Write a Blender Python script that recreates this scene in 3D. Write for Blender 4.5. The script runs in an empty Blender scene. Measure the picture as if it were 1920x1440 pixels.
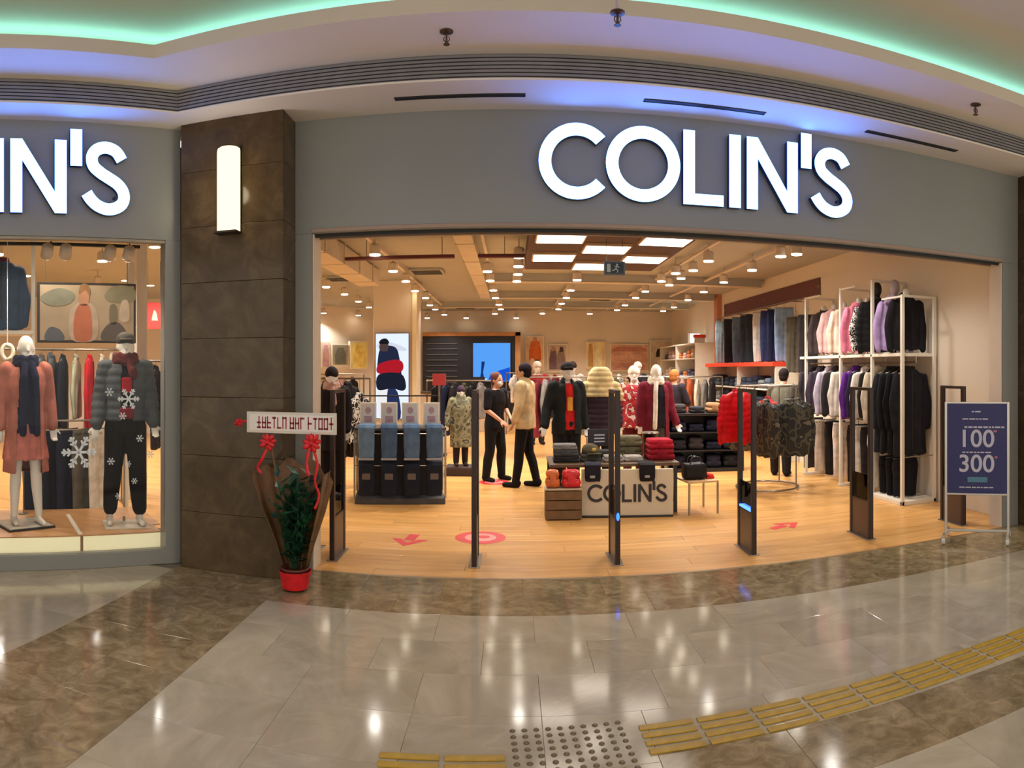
import bpy, bmesh, math, random
import numpy as np
from mathutils import Vector, Matrix, Euler
sc = bpy.context.scene
COL = sc.collection
PI = math.pi
# ------------------------------------------------------------------ camera: the photograph is a cylindrical phone panorama
F, Y0, XF, EYE = 1280.0, 692.0, 960.0, 1.65
cd = bpy.data.cameras.new('camera'); cam = bpy.data.objects.new('camera', cd); COL.objects.link(cam)
cam.location = (0, 0, EYE); cam.rotation_euler = (PI/2, 0, 0)
cd.type = 'PANO'; cd.panorama_type = 'CENTRAL_CYLINDRICAL'
cd.central_cylindrical_range_u_min = -XF/F; cd.central_cylindrical_range_u_max = (1920-XF)/F
cd.central_cylindrical_range_v_min = -(1440-Y0)/F; cd.central_cylindrical_range_v_max = Y0/F
cd.central_cylindrical_radius = 1.0
sc.camera = cam
# ------------------------------------------------------------------ world, exposure, mall lights
w = bpy.data.worlds.new('mall'); sc.world = w; w.use_nodes = True
w.node_tree.nodes['Background'].inputs[0].default_value = (0.80, 0.755, 0.66, 1)
w.node_tree.nodes['Background'].inputs[1].default_value = 1.75
sc.view_settings.view_transform = 'Standard'; sc.view_settings.look = 'None'
sc.cycles.max_bounces = 7; sc.cycles.diffuse_bounces = 3; sc.cycles.glossy_bounces = 3; sc.cycles.transparent_max_bounces = 8; sc.cycles.adaptive_threshold = 0.02
sc.view_settings.exposure = 0.0; sc.view_settings.gamma = 1.0; sc.view_settings.use_curve_mapping = False
def lamp(name, kind, loc, power, col, rot=(0,0,0), **kw):
    l = bpy.data.lights.new(name, kind); l.energy = power; l.color = col
    for k, v in kw.items(): setattr(l, k, v)
    o = bpy.data.objects.new(name, l); o.location = loc; o.rotation_euler = rot; COL.objects.link(o); return o
WARM = (1.0, 0.96, 0.89)
MALLC = (1.0, 0.90, 0.73)
for y in (2.2, 0.2, -2.2):                     # recessed downlights of the mall ceiling
    for x in (-4.2, -1.4, 1.4, 4.2, 7.0): lamp('mall_downlight', 'SPOT', (x, y, 4.17), 36, MALLC, spot_size=2.75, spot_blend=0.5, shadow_soft_size=0.09)
# ------------------------------------------------------------------ pixel -> place
def G(x, y, z=0.0):
    r = (EYE-z)*F/(y-Y0); t = (x-XF)/F
    return Vector((r*math.sin(t), r*math.cos(t), z))
def PY(x, y, d):
    t = (x-XF)/F
    return Vector((d*math.tan(t), d, EYE+(Y0-y)/F*d/math.cos(t)))
def PX(x, y, c):
    t = (x-XF)/F; r = c/math.sin(t)
    return Vector((c, r*math.cos(t), EYE+(Y0-y)/F*r))
def PR(x, y, r):
    t = (x-XF)/F
    return Vector((r*math.sin(t), r*math.cos(t), EYE+(Y0-y)/F*r))
Q = math.sqrt(0.5)
def LS(s, t, z=0.0):                         # left shop front turned 45 degrees: s along it, t into the shop
    return Vector((s*Q - t*Q, s*Q + t*Q, z))
def PL(x, y, t):                             # pixel on the plane t = const
    a = (x-XF)/F + PI/4; r = t/math.cos(a)
    return LS(t*math.tan(a), t, EYE+(Y0-y)/F*r)
def SL(x, t): return t*math.tan((x-XF)/F + PI/4)
# ------------------------------------------------------------------ materials
MATS = {}
def nodes(m):
    m.use_nodes = True; n = m.node_tree.nodes; n.clear(); return n, m.node_tree.links
def rgba(c): return (c[0], c[1], c[2], 1.0)
def s2l(c):                                   # sRGB 0..255 -> linear
    return tuple((v/255/12.92 if v/255 <= 0.04045 else ((v/255+0.055)/1.055)**2.4) for v in c)
def pbr(name, col, rough=0.55, metal=0.0, var=0.12, vs=6.0, bump=0.0, bs=60.0, emit=None, es=0.0, spec=0.5, srgb=True, coat=0.0, sheen=0.0):
    if name in MATS: return MATS[name]
    c = s2l(col) if srgb else col
    m = bpy.data.materials.new(name); n, L = nodes(m)
    o = n.new('ShaderNodeOutputMaterial'); b = n.new('ShaderNodeBsdfPrincipled'); L.new(b.outputs[0], o.inputs[0])
    b.inputs['Roughness'].default_value = rough; b.inputs['Metallic'].default_value = metal
    b.inputs['Specular IOR Level'].default_value = spec
    if coat: b.inputs['Coat Weight'].default_value = coat
    if sheen: b.inputs['Sheen Weight'].default_value = sheen
    tc = n.new('ShaderNodeTexCoord')
    if var > 0:
        t = n.new('ShaderNodeTexNoise'); t.inputs['Scale'].default_value = vs; t.inputs['Detail'].default_value = 3
        L.new(tc.outputs['Object'], t.inputs['Vector'])
        r = n.new('ShaderNodeValToRGB'); r.color_ramp.elements[0].position = 0.3; r.color_ramp.elements[1].position = 0.7
        r.color_ramp.elements[0].color = rgba([v*(1-var) for v in c]); r.color_ramp.elements[1].color = rgba([min(1, v*(1+var)) for v in c])
        L.new(t.outputs['Fac'], r.inputs['Fac']); L.new(r.outputs['Color'], b.inputs['Base Color'])
    else: b.inputs['Base Color'].default_value = rgba(c)
    if bump > 0:
        t2 = n.new('ShaderNodeTexNoise'); t2.inputs['Scale'].default_value = bs; t2.inputs['Detail'].default_value = 2
        L.new(tc.outputs['Object'], t2.inputs['Vector'])
        bn = n.new('ShaderNodeBump'); bn.inputs['Strength'].default_value = bump; bn.inputs['Distance'].default_value = 0.01
        L.new(t2.outputs['Fac'], bn.inputs['Height']); L.new(bn.outputs[0], b.inputs['Normal'])
    if emit is not None:
        b.inputs['Emission Color'].default_value = rgba(emit); b.inputs['Emission Strength'].default_value = es
    MATS[name] = m; return m
def glow(name, col, strength):
    if name in MATS: return MATS[name]
    m = bpy.data.materials.new(name); n, L = nodes(m)
    o = n.new('ShaderNodeOutputMaterial'); e = n.new('ShaderNodeEmission')
    e.inputs[0].default_value = rgba(col); e.inputs[1].default_value = strength; L.new(e.outputs[0], o.inputs[0])
    MATS[name] = m; return m
def stone(name, c1, c2, c3, scale, rough, rv=0.08, veins=0.5, swirl=2.0, spec=0.5):   # polished stone, each slab its own cut and tone
    if name in MATS: return MATS[name]
    c1, c2, c3 = s2l(c1), s2l(c2), s2l(c3)
    m = bpy.data.materials.new(name); n, L = nodes(m)
    o = n.new('ShaderNodeOutputMaterial'); b = n.new('ShaderNodeBsdfPrincipled'); L.new(b.outputs[0], o.inputs[0])
    g = n.new('ShaderNodeNewGeometry'); oi = n.new('ShaderNodeObjectInfo')
    mu = n.new('ShaderNodeMath'); mu.operation = 'MULTIPLY'; mu.inputs[1].default_value = 40
    L.new(oi.outputs['Random'], mu.inputs[0])
    cx = n.new('ShaderNodeCombineXYZ'); L.new(mu.outputs[0], cx.inputs[2]); L.new(mu.outputs[0], cx.inputs[0])
    ad = n.new('ShaderNodeVectorMath'); ad.operation = 'ADD'; L.new(g.outputs['Position'], ad.inputs[0]); L.new(cx.outputs[0], ad.inputs[1])
    t = n.new('ShaderNodeTexNoise'); t.inputs['Scale'].default_value = scale; t.inputs['Detail'].default_value = 7; t.inputs['Roughness'].default_value = 0.62
    t.inputs['Distortion'].default_value = swirl
    L.new(ad.outputs[0], t.inputs['Vector'])
    r = n.new('ShaderNodeValToRGB'); e = r.color_ramp.elements
    e[0].position = 0.30; e[0].color = rgba(c1); e[1].position = 0.72; e[1].color = rgba(c3); k = e.new(0.5); k.color = rgba(c2)
    L.new(t.outputs['Fac'], r.inputs['Fac'])
    hs = n.new('ShaderNodeHueSaturation')
    mr = n.new('ShaderNodeMapRange'); mr.inputs['To Min'].default_value = 1-rv; mr.inputs['To Max'].default_value = 1+rv
    L.new(oi.outputs['Random'], mr.inputs['Value']); L.new(mr.outputs[0], hs.inputs['Value']); L.new(r.outputs['Color'], hs.inputs['Color'])
    v = n.new('ShaderNodeTexNoise'); v.inputs['Scale'].default_value = scale*0.55; v.inputs['Detail'].default_value = 5; v.inputs['Distortion'].default_value = swirl*0.7
    L.new(ad.outputs[0], v.inputs['Vector'])
    vr = n.new('ShaderNodeValToRGB'); q = vr.color_ramp.elements
    q[0].position = 0.485; q[0].color = (0,0,0,1); q[1].position = 0.515; q[1].color = (0,0,0,1); k2 = q.new(0.5); k2.color = (veins,)*3+(1,)
    L.new(v.outputs['Fac'], vr.inputs['Fac'])
    mx = n.new('ShaderNodeMix'); mx.data_type = 'RGBA'
    L.new(vr.outputs['Color'], mx.inputs['Factor']); L.new(hs.outputs['Color'], mx.inputs[6]); mx.inputs[7].default_value = rgba([min(1, x*1.25) for x in c3])
    L.new(mx.outputs[2], b.inputs['Base Color'])
    b.inputs['Roughness'].default_value = rough; b.inputs['Specular IOR Level'].default_value = spec
    MATS[name] = m; return m
def wood(name, c1, c2, rough):
    c1, c2 = s2l(c1), s2l(c2)
    m = bpy.data.materials.new(name); n, L = nodes(m)
    o = n.new('ShaderNodeOutputMaterial'); b = n.new('ShaderNodeBsdfPrincipled'); L.new(b.outputs[0], o.inputs[0])
    g = n.new('ShaderNodeNewGeometry'); oi = n.new('ShaderNodeObjectInfo')
    mp = n.new('ShaderNodeMapping'); mp.inputs['Scale'].default_value = (1.2, 14, 14); L.new(g.outputs['Position'], mp.inputs['Vector'])
    mu = n.new('ShaderNodeMath'); mu.operation = 'MULTIPLY'; mu.inputs[1].default_value = 30; L.new(oi.outputs['Random'], mu.inputs[0])
    cx = n.new('ShaderNodeCombineXYZ'); L.new(mu.outputs[0], cx.inputs[2]); L.new(cx.outputs[0], mp.inputs['Location'])
    t = n.new('ShaderNodeTexNoise'); t.inputs['Scale'].default_value = 1.3; t.inputs['Detail'].default_value = 5; L.new(mp.outputs[0], t.inputs['Vector'])
    r = n.new('ShaderNodeValToRGB'); r.color_ramp.elements[0].position = 0.3; r.color_ramp.elements[1].position = 0.7
    r.color_ramp.elements[0].color = rgba(c1); r.color_ramp.elements[1].color = rgba(c2); L.new(t.outputs['Fac'], r.inputs['Fac'])
    hs = n.new('ShaderNodeHueSaturation'); mr = n.new('ShaderNodeMapRange'); mr.inputs['To Min'].default_value = 0.9; mr.inputs['To Max'].default_value = 1.08
    L.new(oi.outputs['Random'], mr.inputs['Value']); L.new(mr.outputs[0], hs.inputs['Value']); L.new(r.outputs['Color'], hs.inputs['Color'])
    L.new(hs.outputs['Color'], b.inputs['Base Color']); b.inputs['Roughness'].default_value = rough
    MATS[name] = m; return m
def patches(name, cols, scale, rough=0.8):           # camouflage and printed cloth: hard-edged patches
    if name in MATS: return MATS[name]
    m = bpy.data.materials.new(name); n, L = nodes(m)
    o = n.new('ShaderNodeOutputMaterial'); b = n.new('ShaderNodeBsdfPrincipled'); L.new(b.outputs[0], o.inputs[0])
    tc = n.new('ShaderNodeTexCoord'); t = n.new('ShaderNodeTexNoise'); t.inputs['Scale'].default_value = scale; t.inputs['Detail'].default_value = 1.5
    L.new(tc.outputs['Object'], t.inputs['Vector'])
    r = n.new('ShaderNodeValToRGB'); r.color_ramp.interpolation = 'CONSTANT'; e = r.color_ramp.elements
    e[0].position = 0; e[0].color = rgba(s2l(cols[0])); e[1].position = 0.42; e[1].color = rgba(s2l(cols[1]))
    for k, c in enumerate(cols[2:]): q = e.new(0.5+0.08*k); q.color = rgba(s2l(c))
    L.new(t.outputs['Fac'], r.inputs['Fac']); L.new(r.outputs['Color'], b.inputs['Base Color']); b.inputs['Roughness'].default_value = rough
    MATS[name] = m; return m
def glass(name, tint=(1,1,1), refl=0.06):
    if name in MATS: return MATS[name]
    m = bpy.data.materials.new(name); n, L = nodes(m)
    o = n.new('ShaderNodeOutputMaterial'); mx = n.new('ShaderNodeMixShader'); t = n.new('ShaderNodeBsdfTransparent'); g = n.new('ShaderNodeBsdfGlossy')
    t.inputs[0].default_value = rgba(tint); g.inputs['Roughness'].default_value = 0.02
    lw = n.new('ShaderNodeFresnel'); lw.inputs[0].default_value = 1.22
    L.new(lw.outputs[0], mx.inputs[0]); L.new(t.outputs[0], mx.inputs[1]); L.new(g.outputs[0], mx.inputs[2]); L.new(mx.outputs[0], o.inputs[0])
    MATS[name] = m; return m
def cloth(c, rough=0.85):
    return pbr('cloth_%d_%d_%d' % tuple(c), c, rough, var=0.22, vs=9, bump=0.25, bs=120, spec=0.2)
# ------------------------------------------------------------------ mesh builder
class MB:
    def __init__(s): s.v = []; s.f = []
    def add(s, vs, fs):
        k = len(s.v); s.v += [tuple(p) for p in vs]; s.f += [tuple(i+k for i in f) for f in fs]; return s
    def box(s, x0, x1, y0, y1, z0, z1):
        return s.add([(x0,y0,z0),(x1,y0,z0),(x1,y1,z0),(x0,y1,z0),(x0,y0,z1),(x1,y0,z1),(x1,y1,z1),(x0,y1,z1)],
                     [(0,3,2,1),(4,5,6,7),(0,1,5,4),(1,2,6,5),(2,3,7,6),(3,0,4,7)])
    def bbox(s, x0, x1, y0, y1, z0, z1, b=0.01):         # box with chamfered edges
        b = min(b, (x1-x0)*0.45, (y1-y0)*0.45, (z1-z0)*0.45)
        bm = bmesh.new(); bmesh.ops.create_cube(bm, size=1)
        for v in bm.verts: v.co = Vector(((x0+x1)/2+v.co.x*(x1-x0), (y0+y1)/2+v.co.y*(y1-y0), (z0+z1)/2+v.co.z*(z1-z0)))
        bmesh.ops.bevel(bm, geom=bm.edges[:], offset=b, segments=2, affect='EDGES', profile=0.6)
        bm.verts.index_update()
        s.add([v.co[:] for v in bm.verts], [[v.index for v in f.verts] for f in bm.faces]); bm.free(); return s
    def tube(s, pts, r, n=8, cap=True):
        pts = [Vector(p) for p in pts]; rs = r if isinstance(r, (list, tuple)) else [r]*len(pts)
        vs = []; up = None
        for i, p in enumerate(pts):
            d = (pts[min(i+1, len(pts)-1)] - pts[max(i-1, 0)]); d = d.normalized() if d.length > 1e-9 else Vector((0,0,1))
            if up is None: up = Vector((0,0,1)) if abs(d.z) < 0.9 else Vector((1,0,0))
            a = d.cross(up)
            if a.length < 1e-6: a = d.cross(Vector((0,1,0)))
            a.normalize(); bb = d.cross(a).normalized(); up = a.cross(d).normalized()*1.0 if False else up
            for k in range(n):
                q = 2*PI*k/n; vs.append(p + (a*math.cos(q) + bb*math.sin(q))*rs[i])
        fs = [(i*n+k, i*n+(k+1)%n, (i+1)*n+(k+1)%n, (i+1)*n+k) for i in range(len(pts)-1) for k in range(n)]
        if cap: fs += [tuple(range(n-1,-1,-1)), tuple((len(pts)-1)*n+k for k in range(n))]
        return s.add(vs, fs)
    def lathe(s, prof, c=(0,0,0), n=16):                  # profile of (radius, z)
        vs = []
        for (r, z) in prof:
            for k in range(n): q = 2*PI*k/n; vs.append((c[0]+r*math.cos(q), c[1]+r*math.sin(q), c[2]+z))
        fs = [(i*n+k, i*n+(k+1)%n, (i+1)*n+(k+1)%n, (i+1)*n+k) for i in range(len(prof)-1) for k in range(n)]
        fs += [tuple(range(n-1,-1,-1)), tuple((len(prof)-1)*n+k for k in range(n))]
        return s.add(vs, fs)
    def ell(s, c, r, n=12, m=8, rot=None):
        vs = []; c = Vector(c); R = Euler(rot).to_matrix() if rot else None
        for i in range(1, m):
            a = PI*i/m
            for k in range(n):
                q = 2*PI*k/n; p = Vector((r[0]*math.sin(a)*math.cos(q), r[1]*math.sin(a)*math.sin(q), r[2]*math.cos(a)))
                vs.append(c + (R @ p if R else p))
        t = Vector((0,0,r[2])); t = R @ t if R else t
        vs += [c+t, c-t]; N = len(vs)
        fs = [(i*n+(k+1)%n, i*n+k, (i+1)*n+k, (i+1)*n+(k+1)%n) for i in range(m-2) for k in range(n)]
        fs += [(N-2, k, (k+1)%n) for k in range(n)] + [(N-1, (m-2)*n+(k+1)%n, (m-2)*n+k) for k in range(n)]
        return s.add(vs, fs)
    def rings(s, R, n=20, p=2.0):                        # loft of ellipses (cx, cy, cz, rx, ry[, tiltvec])
        vs = []
        for q in R:
            cx, cy, cz, rx, ry = q[:5]; tx = q[5] if len(q) > 5 else 0.0      # tilt: dz per metre in y
            for k in range(n):
                a = 2*PI*k/n; co, si = math.cos(a), math.sin(a)
                x = rx*math.copysign(abs(co)**(2/p), co); y = ry*math.copysign(abs(si)**(2/p), si)
                vs.append((cx+x, cy+y, cz+tx*y))
        fs = [(i*n+k, i*n+(k+1)%n, (i+1)*n+(k+1)%n, (i+1)*n+k) for i in range(len(R)-1) for k in range(n)]
        fs += [tuple(range(n-1,-1,-1)), tuple((len(R)-1)*n+k for k in range(n))]
        return s.add(vs, fs)
    def cap(s, p0, r0, p1, r1, n=10):                    # tapered capsule: tube with round ends
        p0 = Vector(p0); p1 = Vector(p1); d = p1-p0; L = d.length
        if L < 1e-6: return s.ell(p0, (r0,)*3)
        d /= L
        pts = []; rs = []
        for a in (-75, -45, -20): pts.append(p0 + d*r0*math.sin(math.radians(a))); rs.append(r0*math.cos(math.radians(a)))
        pts += [p0, p1]; rs += [r0, r1]
        for a in (20, 45, 75): pts.append(p1 + d*r1*math.sin(math.radians(a))); rs.append(r1*math.cos(math.radians(a)))
        return s.tube(pts, rs, n)
    def prism(s, poly, y0, y1):                          # outline in (x, z), counter-clockwise, extruded along y
        n = len(poly)
        vs = [(p[0], y0, p[1]) for p in poly] + [(p[0], y1, p[1]) for p in poly]
        return s.add(vs, [tuple(range(n)), tuple(range(2*n-1, n-1, -1))] + [(i, n+i, n+(i+1)%n, (i+1)%n) for i in range(n)])
    def quadstrip(s, A, B):
        n = len(A); return s.add(list(A)+list(B), [(i, i+1, n+i+1, n+i) for i in range(n-1)])
    def mesh(s, name, smooth=False):
        me = bpy.data.meshes.new(name); me.from_pydata(s.v, [], s.f); me.update()
        bm = bmesh.new(); bm.from_mesh(me); bmesh.ops.recalc_face_normals(bm, faces=bm.faces[:]); bm.to_mesh(me); bm.free()
        if smooth:
            for p in me.polygons: p.use_smooth = True
        return me
    def build(s, name, mat, parent=None, smooth=False, loc=None, rz=0.0):
        return put(name, s.mesh(name, smooth), mat, parent, loc, rz)
def put(name, me, mat, parent=None, loc=None, rz=0.0, rot=None):      # link a mesh as an object; material on the object so meshes can be shared
    o = bpy.data.objects.new(name, me); COL.objects.link(o)
    if mat is not None:
        if len(me.materials) == 0: me.materials.append(mat)
        o.material_slots[0].link = 'OBJECT'; o.material_slots[0].material = mat
    if parent is not None: o.parent = parent
    if loc is not None: o.location = loc
    if rot is not None: o.rotation_euler = rot
    elif rz: o.rotation_euler = (0, 0, rz)
    return o
def tag(o, label, cat, group=None):
    o['label'] = label; o['category'] = cat
    if group: o['group'] = group
    return o
def thing(name, label, cat, loc=(0,0,0), rz=0.0, group=None, rot=None):
    o = bpy.data.objects.new(name, None); COL.objects.link(o); o.location = loc; o.rotation_euler = rot if rot else (0,0,rz); o.empty_display_size = 0.1
    o['kind'] = 'thing'
    return tag(o, label, cat, group)
def struct(o, label=None):
    o['kind'] = 'structure'
    if label: o['label'] = label
    return o
def sempty(name, label=None, loc=(0,0,0), rz=0.0):
    o = bpy.data.objects.new(name, None); COL.objects.link(o); o.location = loc; o.rotation_euler = (0,0,rz); o.empty_display_size = 0.1
    return struct(o, label)
def copytree(o, parent=None):
    c = o.copy(); COL.objects.link(c); c.parent = parent
    for ch in list(o.children): copytree(ch, c)
    return c
def blob(mb, vox=0.012, smooth=3, fold=None, cut=None):               # union of closed shapes into one continuous skin
    me = mb.mesh('raw'); o = bpy.data.objects.new('raw', me); COL.objects.link(o)
    m = o.modifiers.new('r', 'REMESH'); m.mode = 'VOXEL'; m.voxel_size = vox; m.use_smooth_shade = True
    if smooth: k = o.modifiers.new('s', 'SMOOTH'); k.factor = 0.5; k.iterations = smooth
    dg = bpy.context.evaluated_depsgraph_get()
    out = bpy.data.meshes.new_from_object(o.evaluated_get(dg))
    bpy.data.objects.remove(o); bpy.data.meshes.remove(me)
    out.materials.clear()
    if fold:
        n = len(out.vertices); co = np.empty(n*3); no = np.empty(n*3)
        out.vertices.foreach_get('co', co); out.vertices.foreach_get('normal', no)
        co = co.reshape(-1,3); no = no.reshape(-1,3); co += no*fold(co)[:,None]
        out.vertices.foreach_set('co', co.ravel()); out.update()
    if cut:
        bm = bmesh.new(); bm.from_mesh(out); bmesh.ops.delete(bm, geom=[v for v in bm.verts if cut(v.co)], context='VERTS'); bm.to_mesh(out); bm.free()
    for p in out.polygons: p.use_smooth = True
    return out
random.seed(7)
# ================================================================== STRUCTURE
M_MARBLE = stone('light_marble', (160,149,124), (175,164,138), (190,178,152), 1.3, 0.10, 0.07, 0.16)
M_BROWN = stone('brown_marble', (108,92,64), (138,120,88), (172,153,116), 8.0, 0.12, 0.08, 0.2, 0.9)
M_PILLAR = stone('pillar_stone', (66,50,31), (80,63,41), (96,78,53), 4.5, 0.16, 0.04, 0.06, 0.8, 0.25)
M_GREY = pbr('facade_grey', (134,133,128), 0.42, var=0.03, vs=1.5)
M_TRIM = pbr('bronze_trim', (150,126,110), 0.4, metal=0.3, var=0.05)
M_SOFFIT = pbr('soffit_paint', (228,216,202), 0.75, var=0.03, vs=1.0)
M_SOFFIT2 = pbr('riser_paint', (206,194,178), 0.75, var=0.03, vs=1.0)
M_SLAT = pbr('slat_metal', (140,138,140), 0.38, metal=0.5, var=0.05)
M_DARK = pbr('dark_slot', (28,26,26), 0.6, var=0)
M_WALLC = pbr('shop_wall', (226,212,192), 0.8, var=0.03, vs=1.0)
M_CEILC = pbr('shop_ceiling', (172,169,160), 0.8, var=0.05, vs=0.7)
M_WOOD = wood('oak_floor', (204,146,80), (230,176,106), 0.30)
M_GROUT = pbr('grout', (120,110,96), 0.8, var=0.1)
# --- mall floor: base, light tiles, brown bands
fl = struct(MB().box(-9, 11, -5, 5.36, -0.05, -0.004).build('floor', M_GROUT), 'polished marble mall floor')
tiles = {}
def tile(w, d, x, y, mat, par, name='tile'):
    k = (round(w,3), round(d,3))
    if k not in tiles: tiles[k] = MB().bbox(-k[0]/2+0.0008, k[0]/2-0.0008, -k[1]/2+0.0008, k[1]/2-0.0008, -0.0045, 0, 0.0012).mesh('tile')
    return put(name, tiles[k], mat, par, (x, y, 0))
def grid(x0, x1, y0, y1, tw, td, mat, off=0.0):
    y = y1; row = 0
    while y > y0+1e-4:
        d = min(td, y-y0); x = x0
        first = True
        while x < x1-1e-4:
            wd = tw*0.5 if (first and off and row % 2) else tw
            wd = min(wd, x1-x); first = False
            tile(wd, d, x+wd/2, y-d/2, mat, fl); x += wd
        y -= d; row += 1
LT = 0.62
grid(-1.72, 6.4, 3.24, 4.56, 0.62, 0.44, M_MARBLE, 1)            # between the shop border and the tactile guide
grid(-1.72, 0.62, 1.92, 3.24, 0.62, 0.44, M_MARBLE)
grid(0.62, 4.6, 2.88, 3.24, 0.62, 0.36, M_MARBLE)
grid(0.62, 4.6, 2.44, 2.88, 0.60, 0.44, M_BROWN)                  # brown band along the tactile guide
grid(0.62, 4.6, 1.92, 2.44, 0.62, 0.52, M_MARBLE)
grid(-1.72, 6.4, 4.56, 5.355, 0.60, 0.3975, M_BROWN, 1)           # brown border in front of the shop
grid(-2.68, -1.72, 1.92, 5.06, 0.48, 0.45, M_BROWN)               # brown band running from the pillar
grid(-5.16, -2.68, 1.00, 4.96, 0.62, 0.44, M_MARBLE)              # floor under the left shop window
st = MB(); st.box(-9, 11, -5, 0.98, -0.004, 0); st.box(-1.7, 11, 0.98, 1.92, -0.004, 0); st.box(-2.68, -1.7, 0.98, 1.92, -0.004, 0); st.box(-9,-5.16,0.98,4.96,-0.004,0)
st.box(4.6, 11, 1.92, 3.24, -0.004, 0); st.box(6.4, 11, 3.24, 5.36, -0.004, 0)
st.build('floor_slab', M_MARBLE, fl)
# --- shop floor: planks near the entrance, one surface beyond
fs = struct(MB().add([(-1.75,5.355,-0.006),(5.2,5.355,-0.006),(5.2,21.2,-0.006),(-3,21.2,-0.006),(-15,9.5,-0.006),(-9.2,-0.5,-0.006),(-2.6,5.5,-0.006)], [(0,1,2,3,4,5,6)]).build('floor_shop', M_GROUT), 'light oak plank floor of the shop')
pk = {}
def plank(x0, x1, y0, y1):
    k = round(x1-x0, 3)
    if k not in pk: pk[k] = MB().bbox(-k/2+0.0012, k/2-0.0012, -0.0988, 0.0988, -0.006, 0, 0.002).mesh('plank')
    put('plank', pk[k], M_WOOD, fs, ((x0+x1)/2, (y0+y1)/2, 0))
y = 5.362; row = 0
while y < 11.0:
    x = -4.2 if y > 6 else -1.72; lim = 4.98
    x -= (row*0.73) % 1.9 if y > 6 else 0
    first = True
    while x < lim:
        e = min(x + (1.9 if not first or y > 6 else 0.6+(row*0.73) % 1.3), lim)
        plank(x, e, y, y+0.2); x = e; first = False
    y += 0.2; row += 1
yf = y
MB().add([(-4.2,yf,-0.001),(4.98,yf,-0.001),(4.98,21.2,-0.001),(-3,21.2,-0.001),(-4.2,20,-0.001)], [(0,1,2,3,4)]).build('floor_boards', M_WOOD, fs)
MB().add([(-4.2,5.9,-0.002),(-4.2,20.0,-0.002),(-15,9.5,-0.002),(-9.0,-0.3,-0.002),(-4.2,4.2,-0.002)], [(0,1,2,3,4)]).build('floor_boards', M_WOOD, fs)
MB().bbox(-1.66, 4.70, 5.345, 5.375, -0.004, 0.004, 0.002).build('threshold_strip', pbr('threshold', (150,126,96), 0.35, metal=0.4), fs)
# --- shop shell
struct(MB().box(4.98, 5.1, 5.55, 21.1, 0, 3.6).build('wall_right', M_WALLC), 'cream side wall of the shop')
struct(MB().box(-3.2, 5.1, 21, 21.12, 0, 3.6).build('wall_back', M_WALLC), 'cream rear wall of the shop')
def wallseg(name, a, b, z0, z1, th, mat, lab=None):
    a = Vector(a); b = Vector(b); d = (b-a).normalized(); n = Vector((-d.y, d.x))*th
    m = MB().add([(a.x,a.y,z0),(b.x,b.y,z0),(b.x+n.x,b.y+n.y,z0),(a.x+n.x,a.y+n.y,z0),(a.x,a.y,z1),(b.x,b.y,z1),(b.x+n.x,b.y+n.y,z1),(a.x+n.x,a.y+n.y,z1)],
        [(0,3,2,1),(4,5,6,7),(0,1,5,4),(1,2,6,5),(2,3,7,6),(3,0,4,7)])
    return struct(m.build(name, mat), lab)
wallseg('wall_left', (-2.9, 21.0), (-14.6, 9.3), 0, 3.6, -0.12, M_WALLC, 'cream slanting wall of the shop')
wallseg('wall_left', (-14.6, 9.3), (-9.0, -0.4), 0, 3.6, -0.12, M_WALLC)
cs = struct(MB().add([(-1.9,5.5,3.45),(5.1,5.5,3.45),(5.1,21.2,3.45),(-3,21.2,3.45),(-15,9.5,3.45),(-9.1,-0.4,3.45),(-2.6,5.5,3.45)]+[(-1.9,5.5,3.6),(5.1,5.5,3.6),(5.1,21.2,3.6),(-3,21.2,3.6),(-15,9.5,3.6),(-9.1,-0.4,3.6),(-2.6,5.5,3.6)],
   [(0,1,2,3,4,5,6),(7,8,9,10,11,12,13)]+[(i,(i+1)%7,7+(i+1)%7,7+i) for i in range(7)]).build('ceiling_shop', M_CEILC), 'beige shop ceiling')
# --- main shop front
fr = sempty('wall_front', 'grey shop front with a wide open entrance')
MB().bbox(-1.76, 4.90, 5.35, 5.57, 2.76, 3.69, 0.004).build('sign_board', M_GREY, fr)
MB().bbox(-1.76, -1.614, 5.35, 5.575, 0.0, 2.76, 0.004).build('jamb', M_GREY, fr)
MB().bbox(4.68, 4.90, 5.35, 5.55, 0.0, 2.76, 0.004).build('jamb', M_GREY, fr)
MB().bbox(-1.614, 4.68, 5.338, 5.36, 2.765, 2.795, 0.003).build('lintel_trim', M_TRIM, fr)
MB().bbox(-1.614, 4.68, 5.40, 5.42, 2.735, 2.76, 0.003).build('lintel_track', M_DARK, fr)
MB().bbox(-1.614, 4.68, 5.535, 5.57, 2.742, 2.762, 0.003).build('lintel_trim', M_TRIM, fr)
MB().box(4.68, 5.1, 5.5, 5.56, 0, 3.5).build('return', M_WALLC, fr)
MB().box(-1.76, 5.0, 5.571, 5.60, 2.763, 3.45).build('back_lining', M_WALLC, fr)
MB().bbox(-1.612, -1.602, 5.36, 5.57, 0, 2.755, 0.002).build('lit_reveal', pbr('lit_reveal_cream', (222,206,184), 0.5, var=0.03), fr)  # pale reveal: interior light on the grey jamb put into its colour
MB().bbox(4.668, 4.678, 5.36, 5.55, 0, 2.755, 0.002).build('lit_reveal', MATS['lit_reveal_cream'], fr)
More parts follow.
